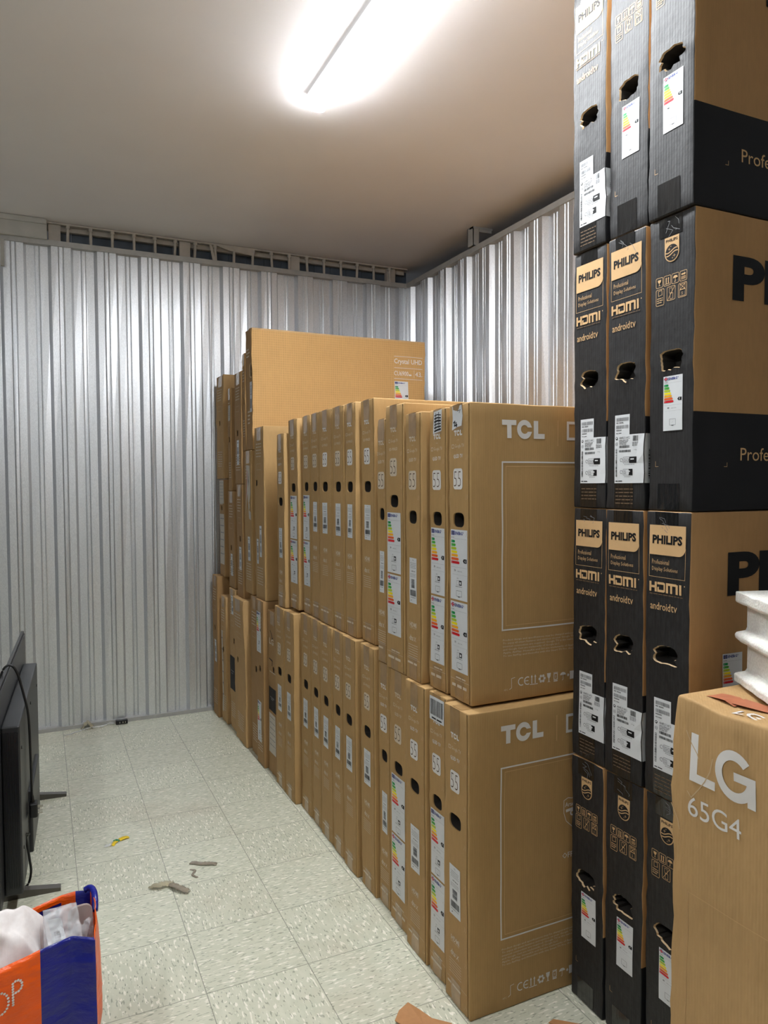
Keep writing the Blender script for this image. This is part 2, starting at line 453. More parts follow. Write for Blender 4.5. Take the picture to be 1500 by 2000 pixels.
# ------------------------------------------------------------------ the carton body
def splits(marks, step):
    marks = sorted(set(round(m, 6) for m in marks)); out = [marks[0]]
    for a, b in zip(marks, marks[1:]):
        n = max(1, math.ceil((b-a)/step - 1e-6)); out += [a+(b-a)*i/n for i in range(1, n+1)]
    return out
class Carton:
    def __init__(s, name, label, cat, group, x, y, z, L, T, H, seed=0, amp=.0022, rz=0, rx=0, ry=0, r=.004, groove=True, notch=None):
        s.notch = notch
        s.L, s.T, s.H, s.seed, s.amp, s.r, s.groove = L, T, H, seed, amp, r, groove
        s.root = tag(empty(name, (x, y, z), rz, rx, ry), label, cat, group)
    def D(s, p):
        p = s.notch(Vector(p)) if s.notch else Vector(p); q = p + Vector((s.seed*7.13, s.seed*3.7, s.seed*1.9))
        d = noise.noise_vector(q*3.1)*s.amp + noise.noise_vector(q*11)*s.amp*.35
        e = sorted((abs(min(p.x, s.L-p.x)), abs(min(p.y, s.T-p.y)), abs(min(p.z, s.H-p.z))))[1]
        if e < .008: d += noise.noise_vector(q*27)*.0034*(1-e/.008)*min(1.6, s.amp/.0026)
        k = min(1, p.z/.05); return Vector((p.x+d.x, p.y+d.y, p.z+d.z*.4*k))
    def nf(s, u, v, o): return s.D((0, s.T-u, v)) + Vector((-o, 0, 0))      # narrow end, facing the aisle
    def wf(s, u, v, o): return s.D((u, 0, v)) + Vector((0, -o, 0))          # wide face, facing the camera
    def tf(s, u, v, o): return s.D((u, v, s.H)) + Vector((0, 0, o))
    def body(s, mats, face_mat, hole=None, pocket_mat=1, rim_mat=None, bands=(), fine=.022):
        """mats list; face_mat(face, u, v)->index; hole=(uc, vc, a, b, jag)"""
        L, T, H, r = s.L, s.T, s.H, s.r
        e = lambda n: [0, r*.35, r, n-r, n-r*.35, n]
        xs = splits(e(L)+[.05, .12], .09); gy = []
        if s.groove: g = .0085; gy = [g-.0026, g-.0020, g+.0020, g+.0026]
        zs_m = e(H)+list(bands); ys_m = e(T)+gy
        if hole:
            uc, vc, a, b, jag = hole; yc = T-uc
            hy0, hy1, hz0, hz1 = yc-a*1.25, yc+a*1.25, vc-b*1.3, vc+b*1.3
            lo = max(x for x in [r]+gy if x < hy0+1e-6) if any(x < hy0 for x in [r]+gy) else r
            hy0 = max(hy0, (gy[-1] if gy else r)+.0015); hy1 = min(hy1, T-r-.0015)
            ys_m += [hy0+(hy1-hy0)*i/8 for i in range(9)]; zs_m += [hz0+(hz1-hz0)*i/8 for i in range(9)]
        ys = splits(ys_m, fine); zs = splits(zs_m, fine*1.6)
        V, F, MI = [], [], []; idx = {}
        def vert(p):
            q = Vector([min(max(p[i], r), (L, T, H)[i]-r) for i in range(3)]); d = Vector(p)-q
            c = q + d.normalized()*r if d.length > 1e-9 else Vector(p)
            if s.groove and p[0] < 1e-6 and abs(p[1]-.0085) < .0021 and r < p[2] < H-r:
                c.x += .009; c.y += .0012*noise.noise(Vector((s.seed, 0, p[2]*22)))
            return s.D(c)
        def gv(p):
            k = (round(p[0], 5), round(p[1], 5), round(p[2], 5))
            if k not in idx: idx[k] = len(V); V.append(vert(p))
            return idx[k]
        def inblock(y, z): return hole and hy0 < y < hy1 and hz0 < z < hz1
        def grid(A, B, fn, face, flip):
            for i in range(len(A)-1):
                for j in range(len(B)-1):
                    ac, bc = (A[i]+A[i+1])/2, (B[j]+B[j+1])/2
                    if face == 'N' and inblock(ac, bc): continue
                    q = [gv(fn(A[i], B[j])), gv(fn(A[i+1], B[j])), gv(fn(A[i+1], B[j+1])), gv(fn(A[i], B[j+1]))]
                    F.append(tuple(q[::-1] if flip else q)); MI.append(pocket_mat if s.groove and face == 'N' and abs(ac-.0085) < .0019 and r < bc < H-r else face_mat(face, ac, bc))
        grid(ys, zs, lambda a, b: (0, a, b), 'N', True)
        grid(ys, zs, lambda a, b: (L, a, b), 'B', False)
        grid(xs, zs, lambda a, b: (a, 0, b), 'W', False)
        grid(xs, zs, lambda a, b: (a, T, b), 'K', True)
        grid(xs, ys, lambda a, b: (a, b, H), 'T', False)
        grid(xs, ys, lambda a, b: (a, b, 0), 'U', True)
        if hole:
            by = [y for y in ys if hy0-1e-5 <= y <= hy1+1e-5]; bz = [z for z in zs if hz0-1e-5 <= z <= hz1+1e-5]
            ring = [(y, bz[0]) for y in by[:-1]] + [(by[-1], z) for z in bz[:-1]] + [(y, bz[-1]) for y in by[:0:-1]] + [(by[0], z) for z in bz[:0:-1]]
            R_ = random.Random(s.seed*13+5); n = len(ring); o1, o2, o3, cen = [], [], [], None
            yc2 = (hy0+hy1)/2
            for (y, z) in ring:
                ang = math.atan2((z-vc)/(hz1-hz0), (y-yc2)/(hy1-hy0)); c, sn = math.cos(ang), math.sin(ang)
                k = 1/(abs(c)**3.2+abs(sn)**3.2)**(1/3.2)
                j = 1
                nz = noise.noise(Vector((c*2.3, sn*2.3, s.seed*5.1)))
                if jag: j += jag*((.55 if sn < .25 else .12)*nz + R_.uniform(-.035, .035))
                py, pz = yc2+c*k*a*j, vc+sn*k*b*j
                py = min(max(py, hy0+.001), hy1-.001)
                for lst, ins, sc in ((o1, 0, 1), (o2, .004, .93 if jag else .98), (o3, .045, .9)):
                    q = Vector((0, yc2+(py-yc2)*sc, vc+(pz-vc)*sc)); w = s.D(q)+Vector((ins, 0, 0))
                    if lst is o1 and jag: w.x -= .0012*R_.random()
                    lst.append(len(V)); V.append(w)
            outer = [gv((0, y, z)) for y, z in ring]
            fm = face_mat('N', yc2, vc)
            for lst1, lst2, m in ((outer, o1, fm), (o1, o2, rim_mat if rim_mat is not None else fm), (o2, o3, pocket_mat)):
                for i in range(n):
                    F.append((lst1[i], lst2[i], lst2[(i+1) % n], lst1[(i+1) % n])); MI.append(m)
            F.append(tuple(o3)); MI.append(pocket_mat)
        import bmesh
        ob = mesh_obj('carton_shell', V, F, [M[m] for m in mats], MI, s.root, True)
        me = ob.data; bm = bmesh.new(); bm.from_mesh(me); bmesh.ops.recalc_face_normals(bm, faces=bm.faces[:])
        for ed in bm.edges:
            if len(ed.link_faces) == 2 and ed.calc_face_angle(0) > .6: ed.smooth = False
        bm.to_mesh(me); bm.free()
        s.shell = ob; return ob
    def decal(s, name, art, face='N', label=None):
        return art.build(name, s.root, {'N': s.nf, 'W': s.wf, 'T': s.tf}[face], label=label)

# ---- label art (origin at the label's top-left; v negative downwards)
def energy_art(w, h, uk=False, watts='70', hdr=True, seed=0):
    a = Art(); a.rect(0, -h, w, 0, 'paper', 0)
    fh = h*.062; f0 = -h*.018
    if uk:
        a.rect(w*.04, f0-fh, w*.24, f0, 'blue', 1)
        a.rect(w*.04, f0-fh*.62, w*.24, f0-fh*.38, 'red', 3); a.rect(w*.115, f0-fh, w*.165, f0, 'red', 3)
        a.line([(w*.04, f0-fh), (w*.24, f0)], fh*.22, 'paper', 2); a.line([(w*.04, f0), (w*.24, f0-fh)], fh*.22, 'paper', 2)
    else:
        a.rect(w*.04, f0-fh, w*.24, f0, 'blue', 1)
        for k in range(8):
            t = k*math.pi/4; a.disc((w*.14+fh*.28*math.cos(t), f0-fh/2+fh*.28*math.sin(t)), fh*.06, 'e3', 2, 6)
    a.text('ENERG', w*.27, f0-fh*.9, 'blue', h=fh*.75, w=w*.46, bold=.03, lay=1, res=1)
    a.poly([(w*.75, f0-fh*.2), (w*.79, f0-fh*.2), (w*.77, f0-fh*.6)], 'blue', 1)
    a.smalltext(w*.04, w*.24, -h*.115, h*.012, 'ink_grey', 1, 1); a.long((w*.04, -h*.128), (w*.96, -h*.128), h*.002, 'ink_grey', 1)
    for k in range(7):
        t = -h*(.15+.05*k); b = t-h*.038; W_ = w*(.2+.045*k)
        a.poly([(w*.04, t), (w*.04+W_, t), (w*.04+W_+h*.018, (t+b)/2), (w*.04+W_, b), (w*.04, b)], 'e%d' % k, 1)
        a.text('ABCDEFG'[k], w*.07, b+h*.009, 'paper', h=h*.02, lay=2, res=1)
    t = -h*.405; a.poly([(w*.74, t-h*.03), (w*.8, t), (w*.96, t), (w*.96, t-h*.06), (w*.8, t-h*.06)], 'ink_black', 1)
    a.text('F' if seed % 2 == 0 else 'G', w*.84, t-h*.047, 'paper', h=h*.034, bold=.03, lay=2, res=1)
    a.long((w*.04, -h*.535), (w*.96, -h*.535), h*.002, 'ink_grey', 1)
    a.text(watts, w*.22, -h*.6, 'ink_black', h=h*.032, bold=.02, lay=1, res=1)
    a.text('kWh/1000h', w*.42, -h*.6, 'ink_grey', h=h*.018, lay=1, res=1)
    a.long((w*.12, -h*.64), (w*.96, -h*.64), h*.0015, 'ink_grey', 1)
    if hdr:
        a.text('HDR', w*.38, -h*.7, 'ink_black', h=h*.014, lay=1, res=1)
        a.frame(w*.36, -h*.79, w*.52, -h*.725, h*.003, 'ink_black', 1); a.rect(w*.5, -h*.79, w*.66, -h*.72, 'ink_black', 1); a.rect(w*.54, -h*.775, w*.62, -h*.74, 'paper', 2)
        a.smalltext(w*.3, w*.68, -h*.815, h*.014, 'ink_grey', 1, 2)
        y0, y1 = -h*.95, -h*.87
    else: y0, y1 = -h*.9, -h*.79
    a.frame(w*.34, y0, w*.66, y1, h*.004, 'ink_black', 1, r=h*.008); a.rect(w*.44, y0-h*.012, w*.56, y0-h*.004, 'ink_black', 1)
    a.line([(w*.46, (y0+y1)/2-h*.012), (w*.54, (y0+y1)/2+h*.012)], h*.002, 'ink_grey', 1)
    return a
def ship_art(w, h, seed=0):
    a = Art(); a.rect(0, -h, w, 0, 'paper', 0)
    a.text('TCL', w*.5, -h*.06, 'ink_black', h=h*.024, bold=.02, lay=1, al='c', res=1)
    for k in range(4): a.smalltext(w*(.1+.05*(k % 2)), w*.9, -h*(.12+.035*k), h*.014, 'ink_grey', 1, seed+k)
    a.smalltext(w*.3, w*.8, -h*.3, h*.02, 'ink_black', 1, seed+9)
    for k in range(3): a.smalltext(w*.12, w*.88, -h*(.36+.03*k), h*.012, 'ink_grey', 1, seed+20+k)
    a.bars(w*.28, -h*.66, w*.72, -h*.47, 'ink_black', 1, seed, vert=True, n=26)
    a.bars(w*.12, -h*.84, w*.88, -h*.71, 'ink_black', 1, seed+3, n=26)
    a.smalltext(w*.15, w*.85, -h*.88, h*.014, 'ink_black', 1, seed+30)
    a.poly([(w*.2, -h*.95), (w*.3, -h*.95), (w*.25, -h*.92)], 'ink_black', 1)
    return a
def place(dst, art, u, v, rot=0):
    c, s_ = math.cos(rot), math.sin(rot)
    return dst.sub(art, lambda x, y: (u+x*c-y*s_, v+x*s_+y*c))

def tcl_letters(a, u, v, h, mat, lay=0):
    """heavy TCL wordmark; u,v bottom-left"""
    s = h; t = s*.28
    a.poly([(u, v+s), (u+s*.95, v+s), (u+s*.95, v+s-t), (u+s*.62, v+s-t), (u+s*.62, v), (u+s*.33, v), (u+s*.33, v+s-t), (u, v+s-t)], mat, lay)
    cx, cy, R0, R1 = u+s*1.5, v+s*.5, s*.53, s*.245
    n = 26; out = [(cx+R0*math.cos(math.radians(28+304*i/n))*.95, cy+R0*math.sin(math.radians(28+304*i/n))) for i in range(n+1)]
    inn = [(cx+R1*math.cos(math.radians(28+304*i/n)), cy+R1*math.sin(math.radians(28+304*i/n))) for i in range(n+1)]
    out[0] = (cx+s*.5, v+s*.62); inn[0] = (cx+s*.2, v+s*.62); out[-1] = (cx+s*.5, v+s*.38); inn[-1] = (cx+s*.2, v+s*.38)
    a.items.append((out+inn, [(i, i+1, n+2+i, n+1+i) for i in range(n)], mat, lay))
    x = u+s*2.12
    a.poly([(x, v+s), (x+s*.3, v+s), (x+s*.3, v+t), (x+s*.74, v+t), (x+s*.74, v), (x, v)], mat, lay)
    return u+s*2.86
def hdmi_letters(a, u, v, h, w, mat, lay=0):
    """HDMI-style wide block letters drawn as strokes"""
    t = h*.24; s = w/4.15
    def R_(x0, y0, x1, y1): a.poly([(u+x0, v+y0), (u+x1, v+y0), (u+x1, v+y1), (u+x0, v+y1)], mat, lay)
    t2 = h*.26
    R_(0, 0, t2, h); R_(s*.95-t2, 0, s*.95, h); R_(0, h*.38, s*.95, h*.62)
    x = s*1.02; R_(x, h*.76, x+s*.85, h); R_(x, 0, x+s*.85, h*.24); R_(x+s*.85-t2*.2, h*.06, x+s*.98, h*.94); R_(x, 0, x+t2*.8, h*.5)
    x = s*2.12; R_(x, 0, x+t2, h); R_(x, h*.76, x+s*1.3, h); R_(x+s*.52, 0, x+s*.52+t2, h); R_(x+s*1.3-t2*.4, 0, x+s*1.3+t2*.6, h*.94)
    x = s*3.75; R_(x, 0, x+t2, h*1.0)

def pictograms(a, u, v, w, mat):
    """two rows of handling symbols in rounded squares, as on the black boxes; u,v top-left"""
    s = w/4.5; g = (w-4*s)/3; lw = s*.055
    for k in range(4):
        x0 = u+k*(s+g); y1 = v; y0 = v-s*1.12
        a.frame(x0, y0, x0+s, y1, lw, mat, 0, r=s*.14); cx, cy = x0+s/2, (y0+y1)/2
        if k == 0:
            a.poly([(cx-s*.26, cy+s*.32), (cx+s*.26, cy+s*.32), (cx+s*.2, cy+s*.05), (cx+s*.04, cy-s*.06), (cx+s*.04, cy-s*.28), (cx+s*.18, cy-s*.34), (cx-s*.18, cy-s*.34), (cx-s*.04, cy-s*.28), (cx-s*.04, cy-s*.06), (cx-s*.2, cy+s*.05)], mat)
        if k == 1:
            for d in (-.16, .16):
                a.poly([(cx+s*(d-.06), cy-s*.28), (cx+s*(d+.06), cy-s*.28), (cx+s*(d+.06), cy+s*.22), (cx+s*(d+.12), cy+s*.22), (cx+s*d, cy+s*.38), (cx+s*(d-.12), cy+s*.22), (cx+s*(d-.06), cy+s*.22)], mat)
            a.line([(cx-s*.34, cy-s*.36), (cx+s*.34, cy-s*.36)], lw*1.4, mat)
        if k == 2:
            a.poly([(cx+s*.34*math.cos(t*math.pi/10), cy+s*.04+s*.3*math.sin(t*math.pi/10)) for t in range(11)], mat)
            a.line([(cx, cy+s*.05), (cx, cy-s*.34), (cx-s*.06, cy-s*.4), (cx-s*.12, cy-s*.34)], lw*1.3, mat)
        if k == 3:
            a.poly([(cx-s*.3, cy+s*.1), (cx-s*.3, cy+s*.28), (cx+s*.12, cy+s*.28), (cx+s*.12, cy+s*.38), (cx+s*.34, cy+s*.2), (cx+s*.12, cy+s*.04), (cx+s*.12, cy+s*.1)], mat)
            for q in range(4): a.line([(cx-s*.34, cy-s*(.08+.1*q)), (cx+s*.34, cy-s*(.04+.1*q))], lw*.8, mat)
    v2 = v-s*1.35; s2 = s*1.2; g2 = (w-3*s2)/2
    for k in range(3):
        x0 = u+k*(s2+g2); y1 = v2; y0 = v2-s2*(1.55 if k == 0 else 1.3)
        a.frame(x0, y0, x0+s2, y1, lw, mat, 0, r=s*.14); cx = x0+s2/2
        if k == 0:
            a.line([(x0+s2*.28, y1-s2*.15), (x0+s2*.72, y1-s2*.1), (x0+s2*.76, y1-s2*.55), (x0+s2*.3, y1-s2*.62)], lw, mat, 0, True)
            for q, t in enumerate(('W:48%cm', 'D:14cm', 'H:66cm')): a.smalltext(x0+s2*.12, x0+s2*.85, y1-s2*(.9+.2*q), s2*.12, mat, 0, q)
        if k == 1:
            a.frame(cx-s2*.2, y1-s2*.6, cx+s2*.12, y1-s2*.15, lw*.8, mat); a.frame(cx-s2*.12, y0+s2*.12, cx+s2*.22, y1-s2*.66, lw*.8, mat)
            a.line([(x0+s2*.08, y0+s2*.06), (x0+s2*.92, y1-s2*.06)], lw, mat)
        if k == 2:
            a.frame(cx-s2*.3, y1-s2*.58, cx+s2*.3, y1-s2*.12, lw*.8, mat); a.frame(cx-s2*.34, y0+s2*.1, cx+s2*.34, y1-s2*.62, lw*.8, mat)
            a.line([(cx-s2*.34, y1-s2*.62), (cx+s2*.34, y1-s2*.05)], lw, mat); a.line([(cx+s2*.34, y1-s2*.62), (cx-s2*.34, y1-s2*.05)], lw, mat)
            a.text('5', cx-s2*.1, y0+s2*.22, mat, h=s2*.26, res=1)

def shield(a, u, v, w, mat, bg):
    """shield emblem with stars and waves; u centre, v top"""
    h = w*1.36
    def outline(k):
        p = [(u-w/2*k, v-(h/2)*(1-k)), (u+w/2*k, v-(h/2)*(1-k))]
        cy = v-h+w/2
        p += [(u+w/2*k*math.cos(-math.pi*i/14), cy+w/2*k*math.sin(-math.pi*i/14)) for i in range(15)]
        return p
    a.poly(outline(1), mat, 0)
    a.text('PHILIPS', u, v-h*.2, bg, h=h*.12, w=w*.82, bold=.02, lay=1, al='c', res=1)
    R0 = w*.44; c = (u, v-h+w/2); a.disc(c, R0, bg, 1, 28)
    for off in (.10, -.06):
        pts = []
        for i in range(17):
            x = -R0*.97+2*R0*.97*i/16; y = (off*w)+math.sin(x/R0*2.4)*w*.10
            if x*x+y*y < R0*R0*1.01: pts.append((u+x, c[1]+y))
        a.line(pts, w*.055, mat, 2)
    def star(x, y, r): a.poly([(x+(r if k % 2 == 0 else r*.16)*math.cos(math.pi/4*k+math.pi/2), y+(r if k % 2 == 0 else r*.16)*math.sin(math.pi/4*k+math.pi/2)) for k in range(8)], mat, 2)
    star(u-w*.17, c[1]+w*.20, w*.12); star(u-w*.06, c[1]+w*.33, w*.07); star(u+w*.17, c[1]-w*.20, w*.13); star(u+w*.05, c[1]-w*.31, w*.07)

# ------------------------------------------------------------------ television cartons of the long row
def google_g(a, u, v, s, mat, lay=0):
    a.line([(u, v+s*.35), (u, v+s), (u+s*1.2, v+s), (u+s*1.2, v+s*.55)], s*.17, mat, lay); a.line([(u+s*.1, v), (u+s*1.2, v), (u+s*1.2, v+s*.5)], s*.17, mat, lay); a.line([(u, v+s*.5), (u, v), (u+s*.2, v)], s*.17, mat, lay)

def long_carton(key, label, group, X, Y0, Y1, Z, H, style='qled', sticker='ship', seed=0, L=1.372, extra=None, faint=False, front=False, lean=0, amp=.0022, mat='kraft', holedy=0):
    T = Y1-Y0-.005
    c = Carton('television_carton', label, 'cardboard box', group, X, Y0+.0025, Z+.0005, L, T, H-.001, seed, amp, rz=lean)
    u0 = T*.02; cu = T*.45
    mini = style == 'mini'
    hv = H-(.31 if mini else .32)+holedy
    low = (X+T) and False
    c.body([mat, 'hollow', 'raw_edge', 'hollow_foam'], lambda f, a, b: 0, hole=(cu, hv, min(.031, T*.26), .0205, 0), pocket_mat=1)
    ink = 'ink_faint' if faint else 'ink_white'
    a = Art()
    tcl_letters(a, cu-.0215, H-.088, .0152, ink)
    a.rect(cu-.006, H-.1000, cu+.006, H-.0993, 'ink_faint')
    google_g(a, cu-.034, H-.121, .009, 'ink_faint'); a.text('Google TV', cu-.018, H-.124, 'ink_faint', h=.013, w=.05, res=1)
    if mini: a.text('QD-MINILED', cu, H-.149, 'ink_faint', h=.011, w=.062, al='c', res=1)
    else: a.text('QLED TV', cu, H-.151, ink, h=.0125, w=.05, al='c', bold=.02, res=1)
    bt = .172 if mini else .178
    a.rrect(cu-.025, H-bt-.058, cu+.025, H-bt, .01, ink, 0)
    a.text('55', cu-.021, H-bt-.05, 'ink_dark', h=.042, w=.038, lay=1, bold=-.022)
    # lower half
    lu0, lw = T*.25, min(.056, T*.45)
    if sticker == 'ship':
        ht = .375 if mini else .445; hh = .125 if mini else .14
        c.decal('barcode_label', place(Art(), ship_art(lw, hh, seed), lu0, H-ht, rot=random.uniform(-.01, .01)), label='white barcode label')
        b0 = ht+hh
        a.text('HDMI', cu, H-b0-.075, 'ink_faint', h=.015, w=.044, al='c', bold=.03, res=1)
        a.rect(cu-.022, H-b0-.0785, cu+.022, H-b0-.0775, 'ink_faint')
        a.text('dts', cu-.026, H-b0-.118, 'ink_faint', h=.017, bold=.03, res=1); a.text('X', cu+.004, H-b0-.118, 'ink_faint', h=.014, bold=.02, res=1)
        for k in range(6): a.rect(cu-.032, H-b0-.132-.0075*k, cu+.03, H-b0-.1305-.0075*k, 'ink_faint')
        a.long((T*.1, .065), (T*.9, .065), .0008, 'ink_faint'); a.smalltext(T*.12, T*.7, .048, .010, 'ink_faint', 0, seed)
    else:
        ew = min(.096, T*.76); eu = T*.1; et = .347
        eh = .196
        wt = sticker[1] if isinstance(sticker, tuple) else '70'
        c.decal('energy_label', place(Art(), energy_art(ew, eh, False, wt, seed=seed), eu, H-et), label='white energy label with coloured arrows and a blue flag')
        c.decal('energy_label', place(Art(), energy_art(ew, eh, True, wt, seed=seed), eu, H-et-eh-.006), label='white energy label with coloured arrows and a union flag')
        a.smalltext(T*.3, T*.75, .062, .006, 'ink_faint', 0, 2); a.long((T*.05, .057), (T*.92, .057), .0008, 'ink_faint'); a.smalltext(T*.12, T*.8, .036, .013, 'ink_faint', 0, seed)
    if extra == 'scribble':
        s_ = Art(); s_.poly([(.028, H-.008), (.078, H-.004), (.074, H-.066), (.024, H-.072)], 'paper', 0)
        for k in range(6): s_.line([(.032, H-.02-.009*k), (.05, H-.017-.009*k), (.072, H-.02-.008*k)], .003+.001*(k % 3), 'ink_black', 1)
        s_.line([(.04, H-.012), (.038, H-.06)], .003, 'ink_black', 1); s_.line([(.058, H-.01), (.06, H-.058)], .003, 'ink_black', 1)
        c.decal('torn_label', s_, label='white label scored out with black pen')
    if extra == 'torn':
        s_ = Art(); s_.poly([(.022, H-.006), (.05, H-.008), (.074, H-.004), (.078, H-.035), (.072, H-.062), (.05, H-.064), (.02, H-.072), (.024, H-.04)], 'paper', 0)
        s_.line([(.028, H-.052), (.036, H-.048), (.034, H-.06), (.05, H-.058)], .004, 'ink_black', 1); s_.line([(.05, H-.02), (.066, H-.018), (.06, H-.026)], .003, 'ink_grey', 1)
        s_.line([(.042, H-.05), (.046, H-.064)], .005, 'ink_black', 1)
        c.decal('torn_label', s_, label='torn white label with black marks')
    if extra == 'barcode':
        s_ = Art(); s_.rect(.006, H-.082, min(.092, T*.9), H-.012, 'paper', 0); s_.bars(.011, H-.066, min(.087, T*.85), H-.02, 'ink_black', 1, 77, n=20)
        s_.smalltext(.02, .08, H-.077, .007, 'ink_black', 1, 5); c.decal('large_barcode_label', s_, label='large white barcode label')
    c.decal('printed_lettering', a)
    # tape over the end seam, top and bottom
    t_ = Art(); t_.rect(cu-.025, H-.075, cu+.025, H-.002, 'tape', -1); c.decal('packing_tape', t_)
    t_ = Art(); t_.rect(cu-.025, .002, cu+.025, .07, 'tape', -1); c.decal('packing_tape', t_)
    t_ = Art(); t_.rect(.002, T*.3, .5, T*.3+.05, 'tape', -1, step=.05); c.decal('packing_tape', t_, 'T')
    # pairs of staples down the near edge
    s_ = Art()
    for k in range(8):
        vv = .03+(H-.07)*k/7+random.uniform(-.008, .008)
        for d in (0, .007): s_.line([(T-.024+d, vv-.006), (T-.020+d, vv+.002), (T-.021+d, vv+.008)], .0011, 'raw_edge', 0)
    c.decal('staple_stitching', s_)
    # wide front face print
    if front:
        f = Art()
        e = tcl_letters(f, .1, H-.096, .05, 'ink_white')
        f.rect(.288, H-.115, .2905, H-.042, 'ink_kraft')
        google_g(f, .325, H-.094, .046, 'ink_white'); f.text('Google TV', .40, H-.095, 'ink_white', h=.052)
        f.frame(.101, .2, L-.101, H-.162, .0042, 'ink_white'); f.frame(.113, .212, L-.113, H-.174, .0018, 'ink_kraft')
        lines = ['Product design and specifications may be changed without notice.', 'To enjoy all smart features and services on your Google TV from TCL',
                 'internet connection are required. Google TV is the name of this device', 'and Google Cast are trademarks of Google LLC.',
                 'Apple, AirPlay, HomeKit and Siri are trademarks of Apple Inc., registered', 'To use AirPlay and HomeKit with this Smart TV Pro, the latest version']
        for k, t in enumerate(lines): f.text(t, .103, .1675-.0088*k, 'ink_faint', h=.0068, w=.0045*len(t)*.96, res=1, bold=.006)
        x, y = .135, .05
        f.line([(x-.012, y-.018), (x-.004, y-.014), (x-.004, y+.012), (x+.008, y+.014)], .0014, 'ink_white')
        f.text('APC', x-.03, y-.02, 'ink_faint', h=.005, res=1)
        for q in (0, 1):
            f.arc((x+.03+.021*q, y), .0105, 60, 300, .003, 'ink_white')
        f.line([(x+.042, y), (x+.054, y)], .0024, 'ink_white')
        for q in (0, .012): f.rect(x+.064+q, y-.01, x+.067+q, y+.012, 'ink_white'); f.poly([(x+.062+q, y+.008), (x+.069+q, y+.008), (x+.0655+q, y+.015)], 'ink_white')
        f.rect(x+.059, y-.0135, x+.086, y-.0115, 'ink_white')
        for q in range(6): f.disc((x+.101+.0085*math.cos(q*1.05), y+.0085*math.sin(q*1.05)), .0042, 'ink_white', 0, 8)
        f.poly([(x+.118, y+.013), (x+.132, y+.013), (x+.13, y+.002), (x+.1265, y-.003), (x+.1265, y-.011), (x+.131, y-.013), (x+.119, y-.013), (x+.1235, y-.011), (x+.1235, y-.003), (x+.12, y+.002)], 'ink_white')
        f.frame(x+.143, y-.008, x+.155, y+.009, .0022, 'ink_white'); f.rect(x+.142, y-.014, x+.156, y-.0105, 'ink_white'); f.line([(x+.141, y+.012), (x+.157, y+.012)], .0015, 'ink_white'); f.line([(x+.149, y+.004), (x+.149, y-.004)], .0015, 'ink_white')
        f.poly([(x+.1755+.0105*math.cos(t*math.pi/10), y+.002+.0085*math.sin(t*math.pi/10)) for t in range(11)], 'ink_white'); f.line([(x+.1755, y+.002), (x+.1755, y-.011), (x+.172, y-.013)], .0015, 'ink_white')
        f.poly([(x+.190, y), (x+.194, y+.005), (x+.198, y), (x+.194, y-.005)], 'ink_white'); f.rect(x+.200, y-.013, x+.2225, y+.011, 'ink_white')
        f.poly([(x+.225, y), (x+.229, y+.005), (x+.233, y), (x+.229, y-.005)], 'ink_white')
        f.frame(x+.238, y-.009, x+.268, y+.009, .0014, 'ink_white'); f.text('Front', x+.241, y-.005, 'ink_white', h=.0095, w=.024, res=1)
        if front == 'crest':
            cx, cy, w_ = .345, .515, .058
            f.line([(cx-w_*.5, cy+w_*.52), (cx-w_*.25, cy+w_*.62), (cx, cy+w_*.56), (cx+w_*.25, cy+w_*.62), (cx+w_*.5, cy+w_*.52), (cx+w_*.5, cy-w_*.1), (cx+w_*.36, cy-w_*.52), (cx, cy-w_*.85), (cx-w_*.36, cy-w_*.52), (cx-w_*.5, cy-w_*.1)], .0018, 'ink_white', 0, True)
            f.text('Arsenal', cx, cy+w_*.18, 'ink_white', h=w_*.22, w=w_*.86, al='c', bold=.01)
            f.line([(cx-w_*.38, cy-w_*.02), (cx+w_*.3, cy+w_*.06)], w_*.14, 'ink_white'); f.disc((cx+w_*.02, cy-w_*.16), w_*.15, 'ink_white', 0, 14); f.disc((cx+w_*.02, cy-w_*.16), w_*.07, 'kraft', 1, 10)
            f.text('OFFICIAL PARTNER', .31, .378, 'ink_white', h=.0165, bold=.01, res=1)
        c.decal('wide_face_lettering', f, 'W')
    return c

def nth(n): return ('first', 'second', 'third', 'fourth', 'fifth', 'sixth', 'seventh', 'eighth', 'ninth', 'tenth', 'eleventh', 'twelfth', 'thirteenth')[n-1]

# ================================================================== THE ROOM
XR, YB, ZC, ZR = 2.405, 4.728, 2.98, 2.87
XL, YF = -2.1, -2.8
b = MB(); b.box((XL-.1, YF-.1, -.1), (XR+.4, YB+.5, 0)); structure(b.build('floor', M['floor']))
b = MB(); b.box((XL-.1, YF-.1, ZC), (XR+.4, YB+.5, ZC+.1)); structure(b.build('ceiling', M['ceiling']))
b = MB(); b.box((XL-.1, YF, 0), (XL-.06, YB+.4, ZC)); structure(b.build('trim_6', M['dark_panel']))
b = MB(); b.box((XR+.36, YF-.1, 0), (XR+.4, YB+.5, ZC)); structure(b.build('trim_7', M['painted']))
b = MB(); b.box((XL, YF-.1, 0), (XR+.4, YF, ZC)); structure(b.build('wall_front', M['white_wall']))

